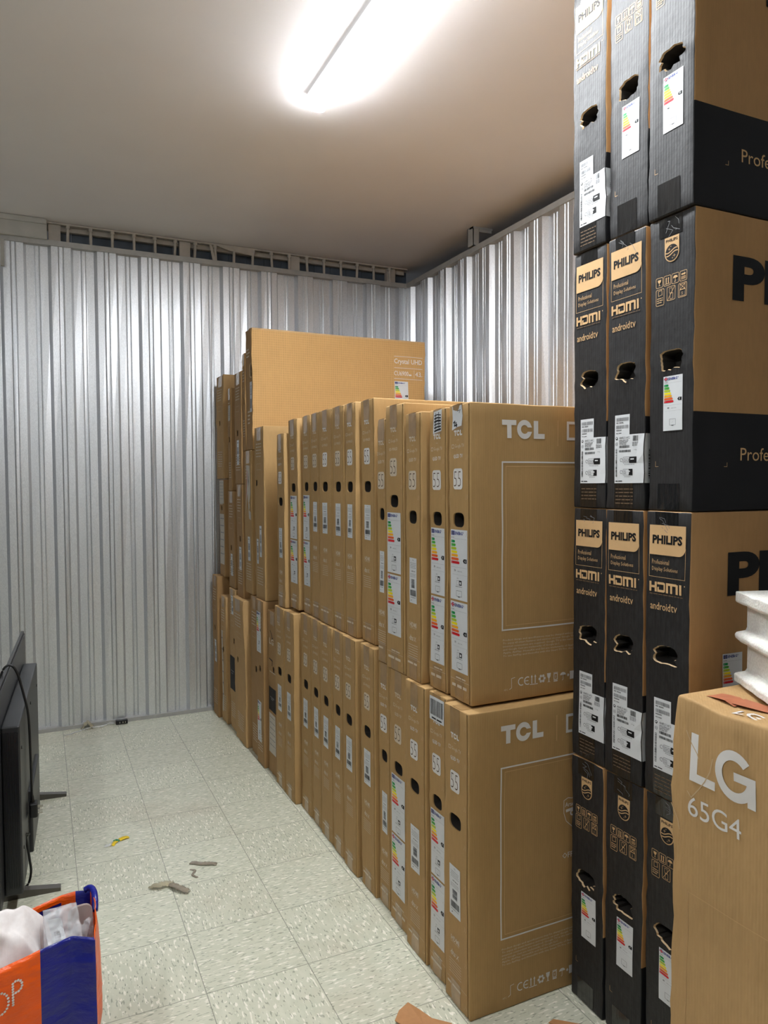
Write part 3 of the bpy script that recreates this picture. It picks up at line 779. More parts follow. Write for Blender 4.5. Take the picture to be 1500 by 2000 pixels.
def corrugated(name, start, end, first, pt):
    """sheet with trapezoid ribs; pt(s, d)->(x, y); s along the wall, d depth behind the face plane"""
    R_ = random.Random(11 if name.endswith('back') else 23)
    prof = []; s = first
    while s > start: s -= .2497
    while s < end+.25:
        j = lambda: R_.uniform(-.0015, .0015)
        # web going forward (left facing), forward flat with two beads, web back, rear flat with two beads
        prof += [(s, .03+j()), (s+.017, j())]
        c = s+.017+.052
        for o in (-.012, .012): prof += [(c+o-.004, j()*.4+.0005), (c+o, -.0035), (c+o+.004, j()*.4+.0005)]
        prof += [(s+.121, j()), (s+.135, .03+j())]
        c = s+.135+.057
        for o in (-.012, .012): prof += [(c+o-.004, .03+j()*.4), (c+o, .0265), (c+o+.004, .03+j()*.4)]
        s += .2497
    prof = [(max(start, min(end, a)), d) for a, d in prof if start-.02 < a < end+.02]
    V, F = [], []; n = len(prof); zz = [.012, .8, 1.6, 2.3, ZR-.004]
    for k, z in enumerate(zz):
        for i, (a, d) in enumerate(prof):
            w = 0 if k in (0, len(zz)-1) else .0018*math.sin(i*1.7+k*2.3)
            V.append((*pt(a, d+w), z))
    for k in range(len(zz)-1):
        for i in range(n-1): F.append((k*n+i, k*n+i+1, (k+1)*n+i+1, (k+1)*n+i))
    o = mesh_obj(name, V, F, [M['left_sheet' if name.endswith('left') else 'galv']]); structure(o)
    sol = o.modifiers.new('thickness', 'SOLIDIFY'); sol.thickness = .001; sol.offset = 1 if name.endswith('back') else -1
    return o
corrugated('wall_back', XL, XR, .075, lambda a, d: (a, YB+d))
corrugated('wall_right', YF, YB, 4.654, lambda a, d: (XR+d, a))
corrugated('wall_left', YF, YB, .03, lambda a, d: (XL-d, a))
# backing behind the sheets
b = MB(); b.box((XL, YB+.06, 0), (XR+.06, YB+.09, ZR)); b.box((XR+.05, YF, 0), (XR+.08, YB+.09, ZR)); structure(b.build('trim_4', M['dark_panel']))
# top and bottom angles of both walls
b = MB(); b.box((XL, YB-.012, ZR-.030), (XR-.012, YB+.04, ZR)); b.box((XL, YB-.010, 0), (XR-.012, YB+.036, .022)); structure(b.build('trim_1', M['rail']))
b = MB(); b.box((XR-.012, YF, ZR-.030), (XR+.045, YB-.012, ZR+.002)); b.box((XR-.010, YF, 0), (XR+.04, YB-.012, .022)); structure(b.build('trim_2', M['rail']))
# open strip above the back wall: rod grille, lintel and slate panels behind
b = MB()
b.box((.07, YB-.006, ZC-.012), (XR, YB+.012, ZC-.003)); b.box((.07, YB+.05, ZC-.034), (XR, YB+.08, ZC-.004))
g = empty('rod_grille', (0, 0, 0)); tag(g, 'painted steel grille of short upright rods in the gap above the back wall', 'grille')
b.build('grille_rail', M['grille_paint'], g)
x = .185
R_ = random.Random(3)
while x < XR-.02:
    rod = MB(); dx = R_.uniform(-.006, .006)
    rod.tube([(x+dx, YB+.006, ZR-.002), (x, YB+.006, ZC-.012)], .0085, 10); rod.tube([(x, YB+.006, ZC-.03), (x, YB+.006, ZC-.012)], .0125, 10)
    rod.build('grille_rod', M['grille_paint'], g, smooth=False); x += .1225
for x in (.115, .86, 1.58, 2.29):
    p_ = MB(); p_.box((x-.035, YB+.02, ZR-.002), (x+.03, YB+.06, ZC-.003)); p_.build('grille_post', M['grille_paint'], g)
p_ = MB(); p_.add([(1.02, YB-.004, ZC-.005), (1.30, YB-.004, ZC-.006), (1.29, YB+.0, ZC-.05), (1.13, YB, ZC-.035)], [(0, 1, 2, 3)]); p_.add([(1.005, YB, ZC-.01), (1.02, YB, ZC-.01), (1.045, YB-.004, ZR), (1.025, YB-.004, ZR)], [(0, 1, 2, 3)])
o = p_.build('bent_flashing', M['grille_paint'], g); o.modifiers.new('thickness', 'SOLIDIFY').thickness = .002
b = MB()
for i in range(20): b.box((.09+.118*i, YB+.10, ZR-.05), (.09+.118*i+.115, YB+.112, ZC)) if .09+.118*i < XR else None
structure(b.build('trim_3', M['dark_panel']))
# boxed-in beam end at the upper left
b = MB(); b.rbox((XL, YB-.035, ZR-.004), (.072, YB+.2, ZC), .004); b.rbox((XL, YB-.045, ZC-.032), (.070, YB-.035, ZC-.002), .003); b.box((-.168, YB-.03, ZR-.18), (-.150, YB-.012, ZR-.03))
structure(b.build('trim_5', M['painted']))
# hanger bracket over the right wall
g = tag(empty('hanger_bracket', (XR, 3.8, ZR)), 'grey steel channel bracket standing on the rail of the right wall', 'bracket')
b = MB(); b.box((-.035, -.01, 0), (-.031, .055, ZC-ZR-.001)); b.box((-.035, -.01, 0), (.005, -.006, ZC-ZR-.001)); b.box((-.035, .05, 0), (.005, .055, ZC-ZR-.001)); b.build('bracket_upright', M['rail'], g)
b = MB(); b.box((-.035, -.012, ZC-ZR-.012), (.10, .03, ZC-ZR-.001)); b.box((0, -.025, ZC-ZR-.035), (.085, -.02, ZC-ZR-.018)); b.build('bracket_arm', M['rail'], g)

def ceiling_lamp(x, y, L, label, mat, bulge=.026):
    g = tag(empty('ceiling_light', (x, y, ZC)), label, 'ceiling light')
    b = MB(); b.rbox((-.036, -L, -.050), (.036, 0, -.0005), .004); b.build('lamp_housing', M['opal'], g)
    n = 14; prof = [(-.0345, -.0505)] + [(-.0345*math.cos(math.pi*i/n), -.052-bulge*math.sin(math.pi*i/n)) for i in range(n+1)] + [(.0345, -.0505)]
    b = MB(); b.prism(prof, -L+.012, -.012, lambda u, v, w: (u, w, v)); b.build('lamp_diffuser', mat, g)
    for a, c in ((-L, -L+.012), (-.012, 0)):
        b = MB(); b.prism(prof, a, c, lambda u, v, w: (u*1.02, w, v*1.01)); b.build('end_cap', mat if c == 0 else M['white_plastic'], g)
ceiling_lamp(1.02, 2.79, 1.52, 'long white tube light glowing on the ceiling above the carton row', M['lamp'], .011)
ceiling_lamp(.75, -.35, 1.52, 'added unseen fill light on the ceiling above the tan carton', M['fill_rear'])  # weak fill light added out of view behind the camera
ceiling_lamp(-1.15, 1.7, 1.52, 'added unseen fill light on the ceiling over the empty side of the room', M['fill_side'], .040)  # added out of frame on the left to brighten ceiling, floor and carton ends

# ================================================================== THE LONG DOUBLE ROW OF CARTONS
GL, GU = 'television cartons in the lower tier of the long row', 'television cartons in the upper tier of the long row'
LOW = [  # X, Y0, Y1, H, style, sticker, extra, front, faint, label
 (1.017, 1.650, 1.786, .838, 'qled', 'ship', None, 'crest', False, 'kraft carton on the floor at the near end with a club crest on its side'),
 (1.031, 1.790, 1.900, .840, 'qled', ('e', '70'), 'barcode', 0, False, 'kraft carton on the floor with a large barcode label at its very top'),
 (1.024, 1.902, 2.040, .842, 'qled', 'ship', None, 0, False, 'floor kraft carton, third from the near end, jutting out beside the large top barcode'),
 (1.040, 2.047, 2.187, .842, 'qled', ('e', '84'), None, 0, True, 'kraft carton on the floor with two energy labels, fourth from the near end'),
 (1.046, 2.192, 2.290, .842, 'qled', 'ship', None, 0, False, 'narrow floor kraft carton, fifth from the near end, next to the one with energy labels'),
 (1.037, 2.296, 2.426, .880, 'mini', 'ship', None, 0, True, 'kraft carton on the floor, sixth from the near end, first of the taller ones'),
 (1.029, 2.447, 2.578, .880, 'mini', 'ship', None, 0, True, 'kraft carton on the floor, seventh from the near end, torn tape at its top'),
 (1.035, 2.584, 2.702, .880, 'mini', 'ship', None, 0, True, 'kraft carton on the floor, eighth from the near end of the lower row'),
 (1.037, 2.707, 2.847, .880, 'mini', 'ship', None, 0, True, 'kraft carton on the floor, ninth from the near end of the lower row'),
 (1.042, 2.851, 2.970, .880, 'mini', 'ship', None, 0, True, 'kraft carton on the floor, tenth from the near end of the lower row'),
 (1.044, 2.974, 3.120, .880, 'mini', 'ship', None, 0, True, 'kraft carton on the floor, eleventh from the near end, set back behind one jutting out'),
 (1.020, 3.141, 3.284, .868, 'mini', 'ship', None, 0, True, 'kraft carton on the floor, twelfth from the near end, bare strip of its side showing'),
 (1.021, 3.290, 3.437, .868, 'mini', 'ship', None, 0, True, 'kraft carton on the floor, thirteenth from the near end, beside the one with black panel'),
]
for i, (X, y0, y1, H, st, sk, ex, fr, fa, lab) in enumerate(LOW):
    long_carton('l%d' % i, lab, GL, X, y0, y1, 0, H, st, sk, seed=i+1, L=2.396-X, extra=ex, front=fr, faint=fa, amp=.0026)
UP = [
 (1.050, 1.690, 1.812, .8425, .826, 'qled', ('e', '70'), 'torn', 'plain', False, 'near-end carton of the upper row, torn white label at its top'),
 (1.052, 1.820, 1.930, .8425, .824, 'qled', ('e', '70'), 'scribble', 0, False, 'kraft carton in the upper row with a white label crossed out in black pen'),
 (1.035, 1.946, 2.056, .8425, .824, 'qled', 'ship', None, 0, True, 'upper-row kraft carton between the pen-crossed one and the taller one with two energy labels'),
 (1.035, 2.062, 2.200, .8435, .860, 'mini', ('e', '74'), None, 0, True, 'tall upper-row kraft carton with two energy labels, fourth from the near end'),
 (1.045, 2.206, 2.288, .8435, .824, 'qled', 'ship', None, 0, True, 'low upper-row kraft carton between two taller ones, fifth from the near end'),
 (1.060, 2.338, 2.462, .8815, .868, 'mini', 'ship', None, 0, False, 'upper-row kraft carton whose bare side rises behind the low fifth one'),
 (1.046, 2.474, 2.583, .8815, .868, 'mini', 'ship', None, 0, False, 'upper-row kraft carton, seventh from the near end, jutting out before a gap'),
 (1.046, 2.590, 2.710, .8815, .868, 'mini', 'ship', None, 0, True, 'upper-row kraft carton, eighth from the near end of the tier'),
 (1.048, 2.718, 2.872, .8815, .868, 'mini', 'ship', None, 0, False, 'upper-row kraft carton, ninth from the near end of the tier'),
 (1.056, 2.880, 2.992, .8815, .868, 'mini', 'ship', None, 0, True, 'upper-row kraft carton, tenth from the near end, next to the far energy-labelled pair'),
 (1.060, 3.006, 3.118, .8815, .868, 'mini', ('e', '84'), None, 0, True, 'nearer of the two energy-labelled kraft cartons far along the upper row'),
 (1.047, 3.143, 3.273, .8815, .864, 'mini', ('e', '84'), None, 0, True, 'farther of the two energy-labelled kraft cartons far along the upper row'),
 (1.030, 3.294, 3.410, .8700, .818, 'qled', 'ship', None, 0, False, 'last kraft carton of the upper row, lower than its neighbours'),
]
for i, (X, y0, y1, z, H, st, sk, ex, fr, fa, lab) in enumerate(UP):
    long_carton('u%d' % i, lab, GU, X, y0, y1, z, H, st, sk, seed=i+31, L=2.396-X, extra=ex, front=fr, faint=fa, amp=.0028)

# ================================================================== OLDER MIXED CARTONS AT THE FAR END
GF = 'mixed cartons stacked at the far end'
def far_carton(label, X, y0, y1, z, H, seed, mat='kraft_dim', L=None, hole=None, amp=.003, art=None, rz=0, ry=0, rx=0, labels=(), notch=None, holemat=1):
    T = y1-y0-.003
    c = Carton('television_carton', label, 'cardboard box', GF, X, y0+.0015, z+.0005, L or 2.35-X, T, H-.001, seed, amp, rz=rz, ry=ry, rx=rx, notch=notch)
    hu, hv = hole if hole else (T*.45, H-.33)
    c.body([mat, 'hollow', 'raw_edge', 'hollow_foam'], lambda f, a, b: 0, hole=(hu, hv, min(.019, T*.2), .018, .25), pocket_mat=1)
    R_ = random.Random(seed); a = Art()
    if art: art(a, T, H)
    else:
        for k in range(5): a.smalltext(T*.2, T*.75, H-.09-.016*k, .008, 'ink_faint', 0, seed+k)
        a.frame(T*.25, H-.22, T*.7, H-.19, .001, 'ink_faint')
        for k in range(7): a.smalltext(T*.2, T*.8, .16-.014*k, .007, 'ink_faint', 0, seed*2+k)
    c.decal('printed_lettering', a)
    for (u, v, w, h, kind) in labels:
        la = Art()
        if kind == 'energy': place(la, energy_art(w, h, False, '79', seed=seed), u, v)
        elif kind == 'black':
            la.rect(u, v-h, u+w, v, 'ink_black', 0); la.smalltext(u+w*.2, u+w*.8, v-h*.45, .01, 'ink_grey', 1, 1); la.smalltext(u+w*.3, u+w*.7, v-h*.52, .008, 'ink_grey', 1, 2)
        elif kind == 'torn':
            la.poly([(u, v-h*.9), (u+w*.2, v-h*.3), (u+w*.1, v), (u+w*.8, v-h*.02), (u+w, v-h), (u+w*.6, v-h*.97), (u+w*.4, v-h*.5), (u+w*.2, v-h*.65)], 'paper_dull', 0)
            la.line([(u+w*.3, v-h*.1), (u+w*.2, v-h*.4), (u+w*.1, v-h*.6)], .006, 'red', 1); la.poly([(u+w*.5, v-h*.1), (u+w*.62, v-h*.3), (u+w*.5, v-h*.42)], 'ink_dark', 1)
        elif kind == 'white':
            la.rect(u, v-h, u+w, v, 'paper_dull', 0)
            for k in range(6): la.smalltext(u+w*.1, u+w*.9, v-h*(.1+.14*k), h*.03, 'ink_grey', 1, seed+k)
        else:
            la.rect(u, v-h, u+w, v, 'paper', 0); la.smalltext(u+w*.15, u+w*.85, v-h*.12, h*.05, 'ink_grey', 1, seed)
            la.bars(u+w*.2, v-h*.55, u+w*.8, v-h*.28, 'ink_black', 1, seed, vert=True, n=16); la.bars(u+w*.2, v-h*.85, u+w*.8, v-h*.65, 'ink_grey', 1, seed+4, n=12)
        c.decal({'energy': 'energy_label', 'black': 'printed_panel', 'torn': 'torn_label'}.get(kind, 'barcode_label'), la)
    t_ = Art(); t_.rect(T*.28, H-.07, T*.72, H-.003, 'tape', -1); c.decal('packing_tape', t_)
    return c
def art_red(a, T, H):
    a.text('LG', T*.16, H-.17, 'ink_faint', h=.03, w=T*.5, bold=.03); a.line([(T*.3, H-.10), (T*.5, H-.125), (T*.42, H-.15), (T*.62, H-.13)], .006, 'ink_black')
    a.line([(T*.15, H-.245), (T*.5, H-.25), (T*.45, H-.275)], .006, 'ink_black'); a.smalltext(T*.2, T*.8, H-.31, .008, 'ink_faint', 0, 3)
far_carton('scuffed kraft carton on the floor with a black panel above a pale panel', 1.032, 3.445, 3.606, 0, .822, 61, art=art_red, hole=(.09, .53),
           labels=[(.01, .435, .12, .12, 'black'), (.012, .30, .11, .20, 'white')], amp=.004)
far_carton('far kraft carton on the floor with two energy labels, next to the fat crushed-top carton', 1.012, 3.617, 3.752, 0, .858, 62, labels=[(.015, .795, .075, .21, 'energy'), (.02, .33, .07, .21, 'energy')], hole=(.06, .50))
far_carton('plain brown carton on the floor wedged behind the one with two energy labels', 1.024, 3.760, 3.905, 0, .856, 63, hole=(.10, .47))
far_carton('fat brown carton on the floor with a crushed ragged top edge, jutting into the aisle', .998, 3.950, 4.180, 0, .812, 64, mat='kraft_worn', amp=.010, hole=(.06, .46), L=1.3)
far_carton('brown carton on the floor with a slate coloured printed panel below its hand hole', 1.014, 4.208, 4.352, 0, .842, 65, mat='kraft_worn', amp=.006, hole=(.10, .535), labels=[(.01, .44, .115, .20, 'black'), (.05, .80, .05, .11, 'code')])
far_carton('slim worn carton on the floor leaning before the one at the back wall', 1.0, 4.386, 4.522, 0, .776, 66, mat='kraft_worn', amp=.006, labels=[(.02, .56, .03, .5, 'white')])
far_carton('brown carton on the floor tight against the corrugated back wall', .985, 4.548, 4.690, 0, .884, 67, mat='kraft_dim', labels=[(.05, .48, .05, .14, 'code')])
# middle tier
far_carton('tall middle-tier kraft carton with its plain wide face partly seen beside the upper row', 1.025, 3.612, 3.790, .858, .888, 68, mat='kraft', hole=(.035, .60), labels=[(.085, .38, .038, .16, 'code'), (.03, .31, .034, .13, 'code')])
far_carton('middle-tier kraft carton with a torn white and red label, under the tallest carton', 1.024, 3.852, 3.998, .858, .778, 69, mat='kraft', hole=(.085, .475), labels=[(.03, .70, .10, .30, 'torn'), (.06, .31, .045, .13, 'code')])
far_carton('middle-tier kraft carton just beyond the one with the torn red label', 1.02, 4.030, 4.172, .814, .640, 70, hole=(.07, .33), labels=[(.05, .285, .05, .13, 'code')])
far_carton('middle-tier kraft carton beside the one with the long white label', 1.02, 4.222, 4.375, .844, .570, 71, hole=(.06, .235), labels=[(.05, .20, .045, .13, 'code')])
far_carton('middle-tier carton against the back wall, end covered by a long white label', 1.018, 4.470, 4.602, .886, .598, 72, mat='kraft_dim', hole=(.06, .42),
           labels=[(.012, .59, .11, .14, 'white'), (.012, .385, .11, .31, 'white')])
# top tier
far_carton('kraft carton of the top tier with a barcode label, just beyond the tallest one', 1.02, 4.032, 4.185, 1.455, .625, 73, L=.98, hole=(.06, .285), labels=[(.05, .245, .05, .14, 'code')])
far_carton('thin damaged carton upright in the top tier between the rounded one and its taller neighbour', 1.018, 4.262, 4.345, 1.415, .60, 74, hole=(.035, .30), labels=[(.015, .50, .05, .09, 'white')], L=.95)
far_carton('battered bulging carton with rounded corners, at the back wall on the top tier', 1.02, 4.470, 4.655, 1.487, .635, 75, mat='kraft_worn', amp=.012, hole=(.09, .34), L=.95)
far_carton('torn brown carton squeezed close behind the tallest carton', 1.026, 3.962, 4.028, 1.637, .53, 76, hole=(.035, .27), amp=.004, L=1.0)
# the tallest carton
c = Carton('television_carton', 'tallest upright carton, golden dotted wide face with white print and an energy label', 'cardboard box', GF, 1.03, 3.832, 1.637, 1.035, .126, .640, 77, .004)
c.body(['kraft_golden', 'hollow', 'raw_edge', 'kraft_dim'], lambda f, a, b: 3 if f == 'N' else 0, hole=(.10, .42, .017, .036, .4), rim_mat=2)
a = Art()
for k in range(3): a.smalltext(.02, .09, .53-.018*k, .012, 'ink_faint', 0, k)
for k in range(4): a.smalltext(.03, .09, .20-.02*k, .013, 'ink_faint', 0, 9+k)
c.decal('printed_lettering', a)
a = Art(); a.rect(.075, .20, .115, .36, 'paper'); a.bars(.082, .22, .108, .27, 'ink_black', 1, 5, n=10); a.bars(.084, .29, .106, .34, 'ink_grey', 1, 6, vert=True, n=12); c.decal('barcode_label', a)
f = Art()
u0, u1 = .835, 1.018
for v in (.545, .480, .418): f.rect(u0, v, u1, v+.0022, 'ink_white')
f.text('Crystal UHD', u0, .497, 'ink_white', w=u1-u0-.003, h=.036, bold=.01)
f.text('CU6900', u0, .437, 'ink_white', w=.092, h=.026, bold=.006); f.rect(u0+.095, .439, u0+.112, .447, 'ink_white'); f.rect(u0+.128, .43, u0+.1295, .472, 'ink_white')
f.text('43', u0+.136, .437, 'ink_white', w=.036, h=.026); f.smalltext(u0+.156, u1, .437, .006, 'ink_faint', 0, 2)
f.rect(.0, .632, 1.03, .636, 'raw_edge', 0, step=.05)
c.decal('wide_face_lettering', f, 'W')
c.decal('energy_label', place(Art(), energy_art(.088, .19, False, '54', hdr=False), u0+.002, .404), 'W', label='white energy label with coloured arrows')

# ================================================================== THE BLACK-ENDED CARTONS AT THE RIGHT
GP = 'black-ended cartons stacked four high in three columns'
def black_carton(label, X, y0, T, z, style, seed, col3=False, rz=0, energy_wide=False):
    H, L = .688, 1.055
    c = Carton('display_carton', label, 'cardboard box', GP, X, y0, z+.0005, L, T, H, seed, .0026, rz=rz, groove=False, r=.0045)
    band = .229
    def fm(f, a, b):
        if f in 'NB': return 0
        if f in 'WK': return 3 if b < band else 1
        return 0 if f == 'U' else 1
    hv = H-.342 if style == 'logo' else H-.332
    c.body(['black_card', 'kraft_phil', 'hollow', 'black_wide', 'raw_edge'], fm, hole=(T*.5, hv, .0345, .0225, 1.0), pocket_mat=2, rim_mat=4, bands=(band,))
    a = Art()
    if style == 'logo':
        u0, u1 = T*.09, T*.90
        t0, t1 = H-.033, H-.104
        r = .02
        pts = [(u0, t0), (u0, t1), (u1-r, t1)] + [(u1-r+r*math.sin(k*math.pi/12), t1+r-r*math.cos(k*math.pi/12)) for k in range(1, 7)] + [(u1, t0)]
        a.rect(u0, t1, u1-r, t0, 'ink_kraft', 0, step=.012); a.rect(u1-r, t1+r, u1, t0, 'ink_kraft', 0, step=.012)
        a.poly([(u1-r, t1+r)] + [(u1-r+r*math.sin(k*math.pi/12), t1+r-r*math.cos(k*math.pi/12)) for k in range(7)], 'ink_kraft', 0)
        a.text('PHILIPS', (u0+u1)/2, H-.078, 'ink_black', h=.0215, w=(u1-u0)*.82, al='c', bold=.045, lay=1)
        a.line([(u0, t1), (u0, H-.157), (u1, H-.157), (u1, t1+.02)], .0009, 'ink_kraft')
        a.text('Professional', u0+.009, H-.1265, 'ink_kraft', h=.0115, w=.052, res=1); a.text('Display Solutions', u0+.009, H-.145, 'ink_kraft', h=.0125, w=.078, res=1)
        hdmi_letters(a, u0+.001, H-.193, .024, (u1-u0)*.93, 'ink_kraft'); a.disc((u1-.001, H-.171), .0015, 'ink_kraft')
        a.smalltext(u0+.002, u1-.006, H-.1995, .004, 'ink_kraft_dim', 0, 3)
        a.text('android', u0+.004, H-.236, 'ink_kraft', h=.018, w=.062, bold=.008); a.text('tv', u0+.068, H-.236, 'ink_kraft', h=.0155, w=.018)
        # lower labels
        l1 = Art(); l1.rect(0, -.052, .052, 0, 'paper'); l1.bars(.005, -.016, .048, -.007, 'ink_grey', 1, seed, n=24); l1.smalltext(.005, .03, -.021, .004, 'ink_grey', 1, 1)
        l1.bars(.005, -.035, .048, -.026, 'ink_grey', 1, seed+2, n=24); l1.smalltext(.005, .03, -.04, .004, 'ink_grey', 1, 2); l1.smalltext(.005, .028, -.047, .003, 'ink_grey', 1, 3)
        c.decal('barcode_label', place(Art(), l1, T*.225, H-.449), label='small white label with two barcodes')
        W_ = T*.775-.0005; h = .122; l2 = Art(); l2.rect(0, -h, W_, 0, 'paper')
        l2.bars(.004, -h*.86, .010, -h*.28, 'ink_black', 1, seed+5, vert=True, n=34); l2.text('03', .0035, -h*.22, 'ink_black', h=.009, w=.008, lay=1, res=1)
        l2.disc((.0075, -.008), .004, 'ink_black', 1, 10); l2.disc((.0075, -.0075), .0022, 'paper', 2, 8)
        l2.text('43HFL5114/12', .017, -h*.085, 'ink_black', h=.006, w=.036, lay=1, res=1)
        for k in range(4): l2.smalltext(.017, .05-.003*k, -h*(.115+.027*k), .0025, 'ink_grey', 1, k)
        l2.bars(.017, -h*.27, .053, -h*.215, 'ink_black', 1, seed+7, n=34); l2.bars(.017, -h*.36, .058, -h*.31, 'ink_black', 1, seed+8, n=34)
        l2.bars(.064, -h*.14, .082, -h*.03, 'ink_black', 1, seed+9, n=14)
        for k in range(4): l2.smalltext(.062, .084, -h*(.17+.022*k), .0022, 'ink_grey', 1, 9+k)
        l2.text('5.1 kg', .068, -h*.335, 'ink_black', h=.0035, lay=1, res=1)
        for (y, x1, n_) in ((.47, .078, 3), (.72, .065, 1)):
            yy = -h*y; l2.arc((.025, yy-.006), .0042, 0, 320, .0009, 'ink_black', 1, 10)
            l2.frame(.031, yy-.014, x1-.012, yy+.001, .0007, 'ink_black', 1, r=.003)
            for k in range(3): l2.smalltext(.033, x1-.022, yy-.004-.0035*k, .002, 'ink_grey', 1, k)
            l2.poly([(x1-.024 if n_ == 3 else x1-.014, yy+.0015), (x1, yy+.0015), (x1, yy-.0145), (x1-.024 if n_ == 3 else x1-.014, yy-.0145), (x1-.027 if n_ == 3 else x1-.011, yy-.0065)], 'ink_black', 1)
            l2.smalltext(x1-.02, x1-.004, yy-.006, .005, 'paper', 2, 4)
            l2.smalltext(.036, x1-.005, yy-.0185, .0018, 'ink_grey', 1, 7)
        l2.smalltext(.004, .028, -h*.965, .0035, 'ink_black', 1, 8)
        c.decal('shipping_label', place(Art(), l2, T*.225, H-.5), label='large white shipping label folded around the corner')
        w2 = Art(); w2.rect(.0005, H-.5-h, .026, H-.5, 'paper', 0); w2.bars(.012, H-.5-h*.9, .02, H-.5-h*.3, 'ink_black', 1, seed, vert=True, n=20)
        c.decal('shipping_label', w2, 'W', label='folded-over edge of the white shipping label')
        for k in range(5 if seed % 2 else 4): a.smalltext(T*.26, T*.72, H-.638-.009*k, .004, 'ink_kraft_dim', 0, seed+k)
    else:
        shield(a, T*.50, H-.049, .0425, 'ink_kraft', 'black_wide')
        pictograms(a, T*.15, H-.136, T*.68, 'ink_kraft')
        a.line([(T*.16, .118), (T*.16, .105), (T*.23, .105)], .0008, 'ink_kraft')
        c.decal('energy_label', place(Art(), energy_art(.058, .128, True, '44', hdr=False, seed=0), T*.34, H-.371), label='white energy label with coloured arrows and a union flag')
    c.decal('printed_lettering', a)
    # glossy tape at head and foot
    R_ = random.Random(seed)
    t_ = Art(); t_.rect(T*.22, H-(.031 if style == 'logo' else .046), T*.72, H-.002, 'tape_black', -1); c.decal('packing_tape', t_, label='glossy clear tape')
    t_ = Art(); t_.rect(T*.22, .003, T*.72, .062+R_.random()*.018, 'tape_black', -1); c.decal('packing_tape', t_, label='glossy clear tape')
    if style != 'logo' or seed % 2:
        s_ = Art()
        for k in range(5):
            x0, y_ = T*R_.uniform(.25, .6), H-R_.uniform(.003, .035)
            s_.line([(x0, y_), (x0+R_.uniform(.005, .02), y_-R_.uniform(.002, .01)), (x0+R_.uniform(.0, .03), y_-R_.uniform(.004, .03))], .0011, 'ink_grey', 0)
        c.decal('tape_crease', s_)
    f = Art()
    f.text('PHILIPS', .12, .488, 'ink_black', h=.105, w=.665, bold=.042, res=6)
    f.text('Professional Display Solutions', .152, .108, 'ink_kraft', h=.040, w=.56, res=3)
    f.line([(.098, .103), (.108, .103), (.108, .113)], .0012, 'ink_kraft')
    c.decal('wide_face_lettering', f, 'W')
    if energy_wide:
        c.decal('energy_label', place(Art(), energy_art(.066, .145, False, '44', hdr=False), .108, .352), 'W', label='white energy label with coloured arrows and a blue flag')
    return c
CY = [(1.502, .128), (1.362, .132), (1.219, .134)]
ROWS = [(0.0, ('shield', 'shield', 'shield')), (.691, ('logo', 'logo', 'logo')), (1.381, ('logo', 'logo', 'shield')), (2.071, ('logo', 'shield', 'shield'))]
COLN = ('left column against the long row', 'middle column', 'right column, whose wide face shows')
LABB = {
 (0, 0): 'black carton on the floor in the black column touching the kraft row',
 (0, 1): 'black carton on the floor in the middle black column, ripped hand hole below shield emblem',
 (0, 2): 'black carton on the floor half hidden behind the tan carton',
 (1, 0): 'second-tier black carton with maker logo, in the column touching the kraft row',
 (1, 1): 'second-tier black carton with maker logo, in the middle column',
 (1, 2): 'second-tier black carton behind the white foam, energy label on its kraft side',
 (2, 0): 'third-tier black carton with maker logo, in the column touching the kraft row',
 (2, 1): 'third-tier black carton of the middle column, hand hole torn out to the edge',
 (2, 2): 'third-tier black carton with shield emblem, handling symbols and energy label on its end',
 (3, 0): 'topmost black carton with a white shipping label near its foot',
 (3, 1): 'topmost black carton of the middle column, energy label below its hand hole',
 (3, 2): 'topmost black carton with a wide ripped hand hole and a broad kraft and black side'}
for r_, (z, styles) in enumerate(ROWS):
    for k in range(3):
        y0, T = CY[k]
        dx = [(.0, .002, .004), (.002, -.002, -.002), (.002, .0, .003), (-.003, .004, -.004)][r_][k]
        black_carton(LABB[(r_, k)], 1.342+dx, y0, T, z, styles[k], 100+r_*3+k, k == 2, energy_wide=(r_ == 1 and k == 2))

# ================================================================== THE BIG TAN CARTON IN FRONT
def ragged(c):
    p = Vector(c)
    if p.z > .97: p.z += .004*math.sin(p.x*31)+.003*math.sin(p.x*83+1)
    if p.z > .8 and p.y < .01: p.y += .006*math.sin(p.x*19+1)*(p.z-.8)/.2
    if p.z > .9 and p.x < .05: p.x += (.05-p.x)*.25*(p.z-.9)/.1
    return p
c = Carton('television_carton', 'big tan carton with huge pale letters, a crumpled top edge and foam lying on it', 'cardboard box', None, 1.221, 1.152, 0, 1.50, .25, .992, 201, .0065, rz=-math.pi/2, r=.006, groove=False, notch=ragged)
c.body(['kraft_worn', 'hollow', 'raw_edge'], lambda f, a, b: 0, hole=None, fine=.02)
f = Art()
f.poly([(.050, .825), (.050, .925), (.068, .925), (.068, .843), (.113, .843), (.113, .825)], 'ink_white')
cx, cy, R0, R1 = .160, .873, .0505, .031
n = 30; A0, A1 = 42, 352
out = [(cx+R0*.92*math.cos(math.radians(A0+(A1-A0)*i/n)), cy+R0*math.sin(math.radians(A0+(A1-A0)*i/n))) for i in range(n+1)]
inn = [(cx+R1*.92*math.cos(math.radians(A0+(A1-A0)*i/n)), cy+R1*math.sin(math.radians(A0+(A1-A0)*i/n))) for i in range(n+1)]
f.items.append((out+inn, [(i, i+1, n+2+i, n+1+i) for i in range(n)], 'ink_white', 0))
f.poly([(cx, cy+.009), (cx+.047, cy+.009), (cx+.047, cy-.05), (cx+.029, cy-.05), (cx+.029, cy-.008), (cx, cy-.008)], 'ink_white', 1)
f.text('65G4', .046, .752, 'ink_white', h=.040, w=.128, res=4)
f.frame(.044, .09, 1.456, .588, .0011, 'ink_kraft')
c.decal('wide_face_lettering', f, 'W')
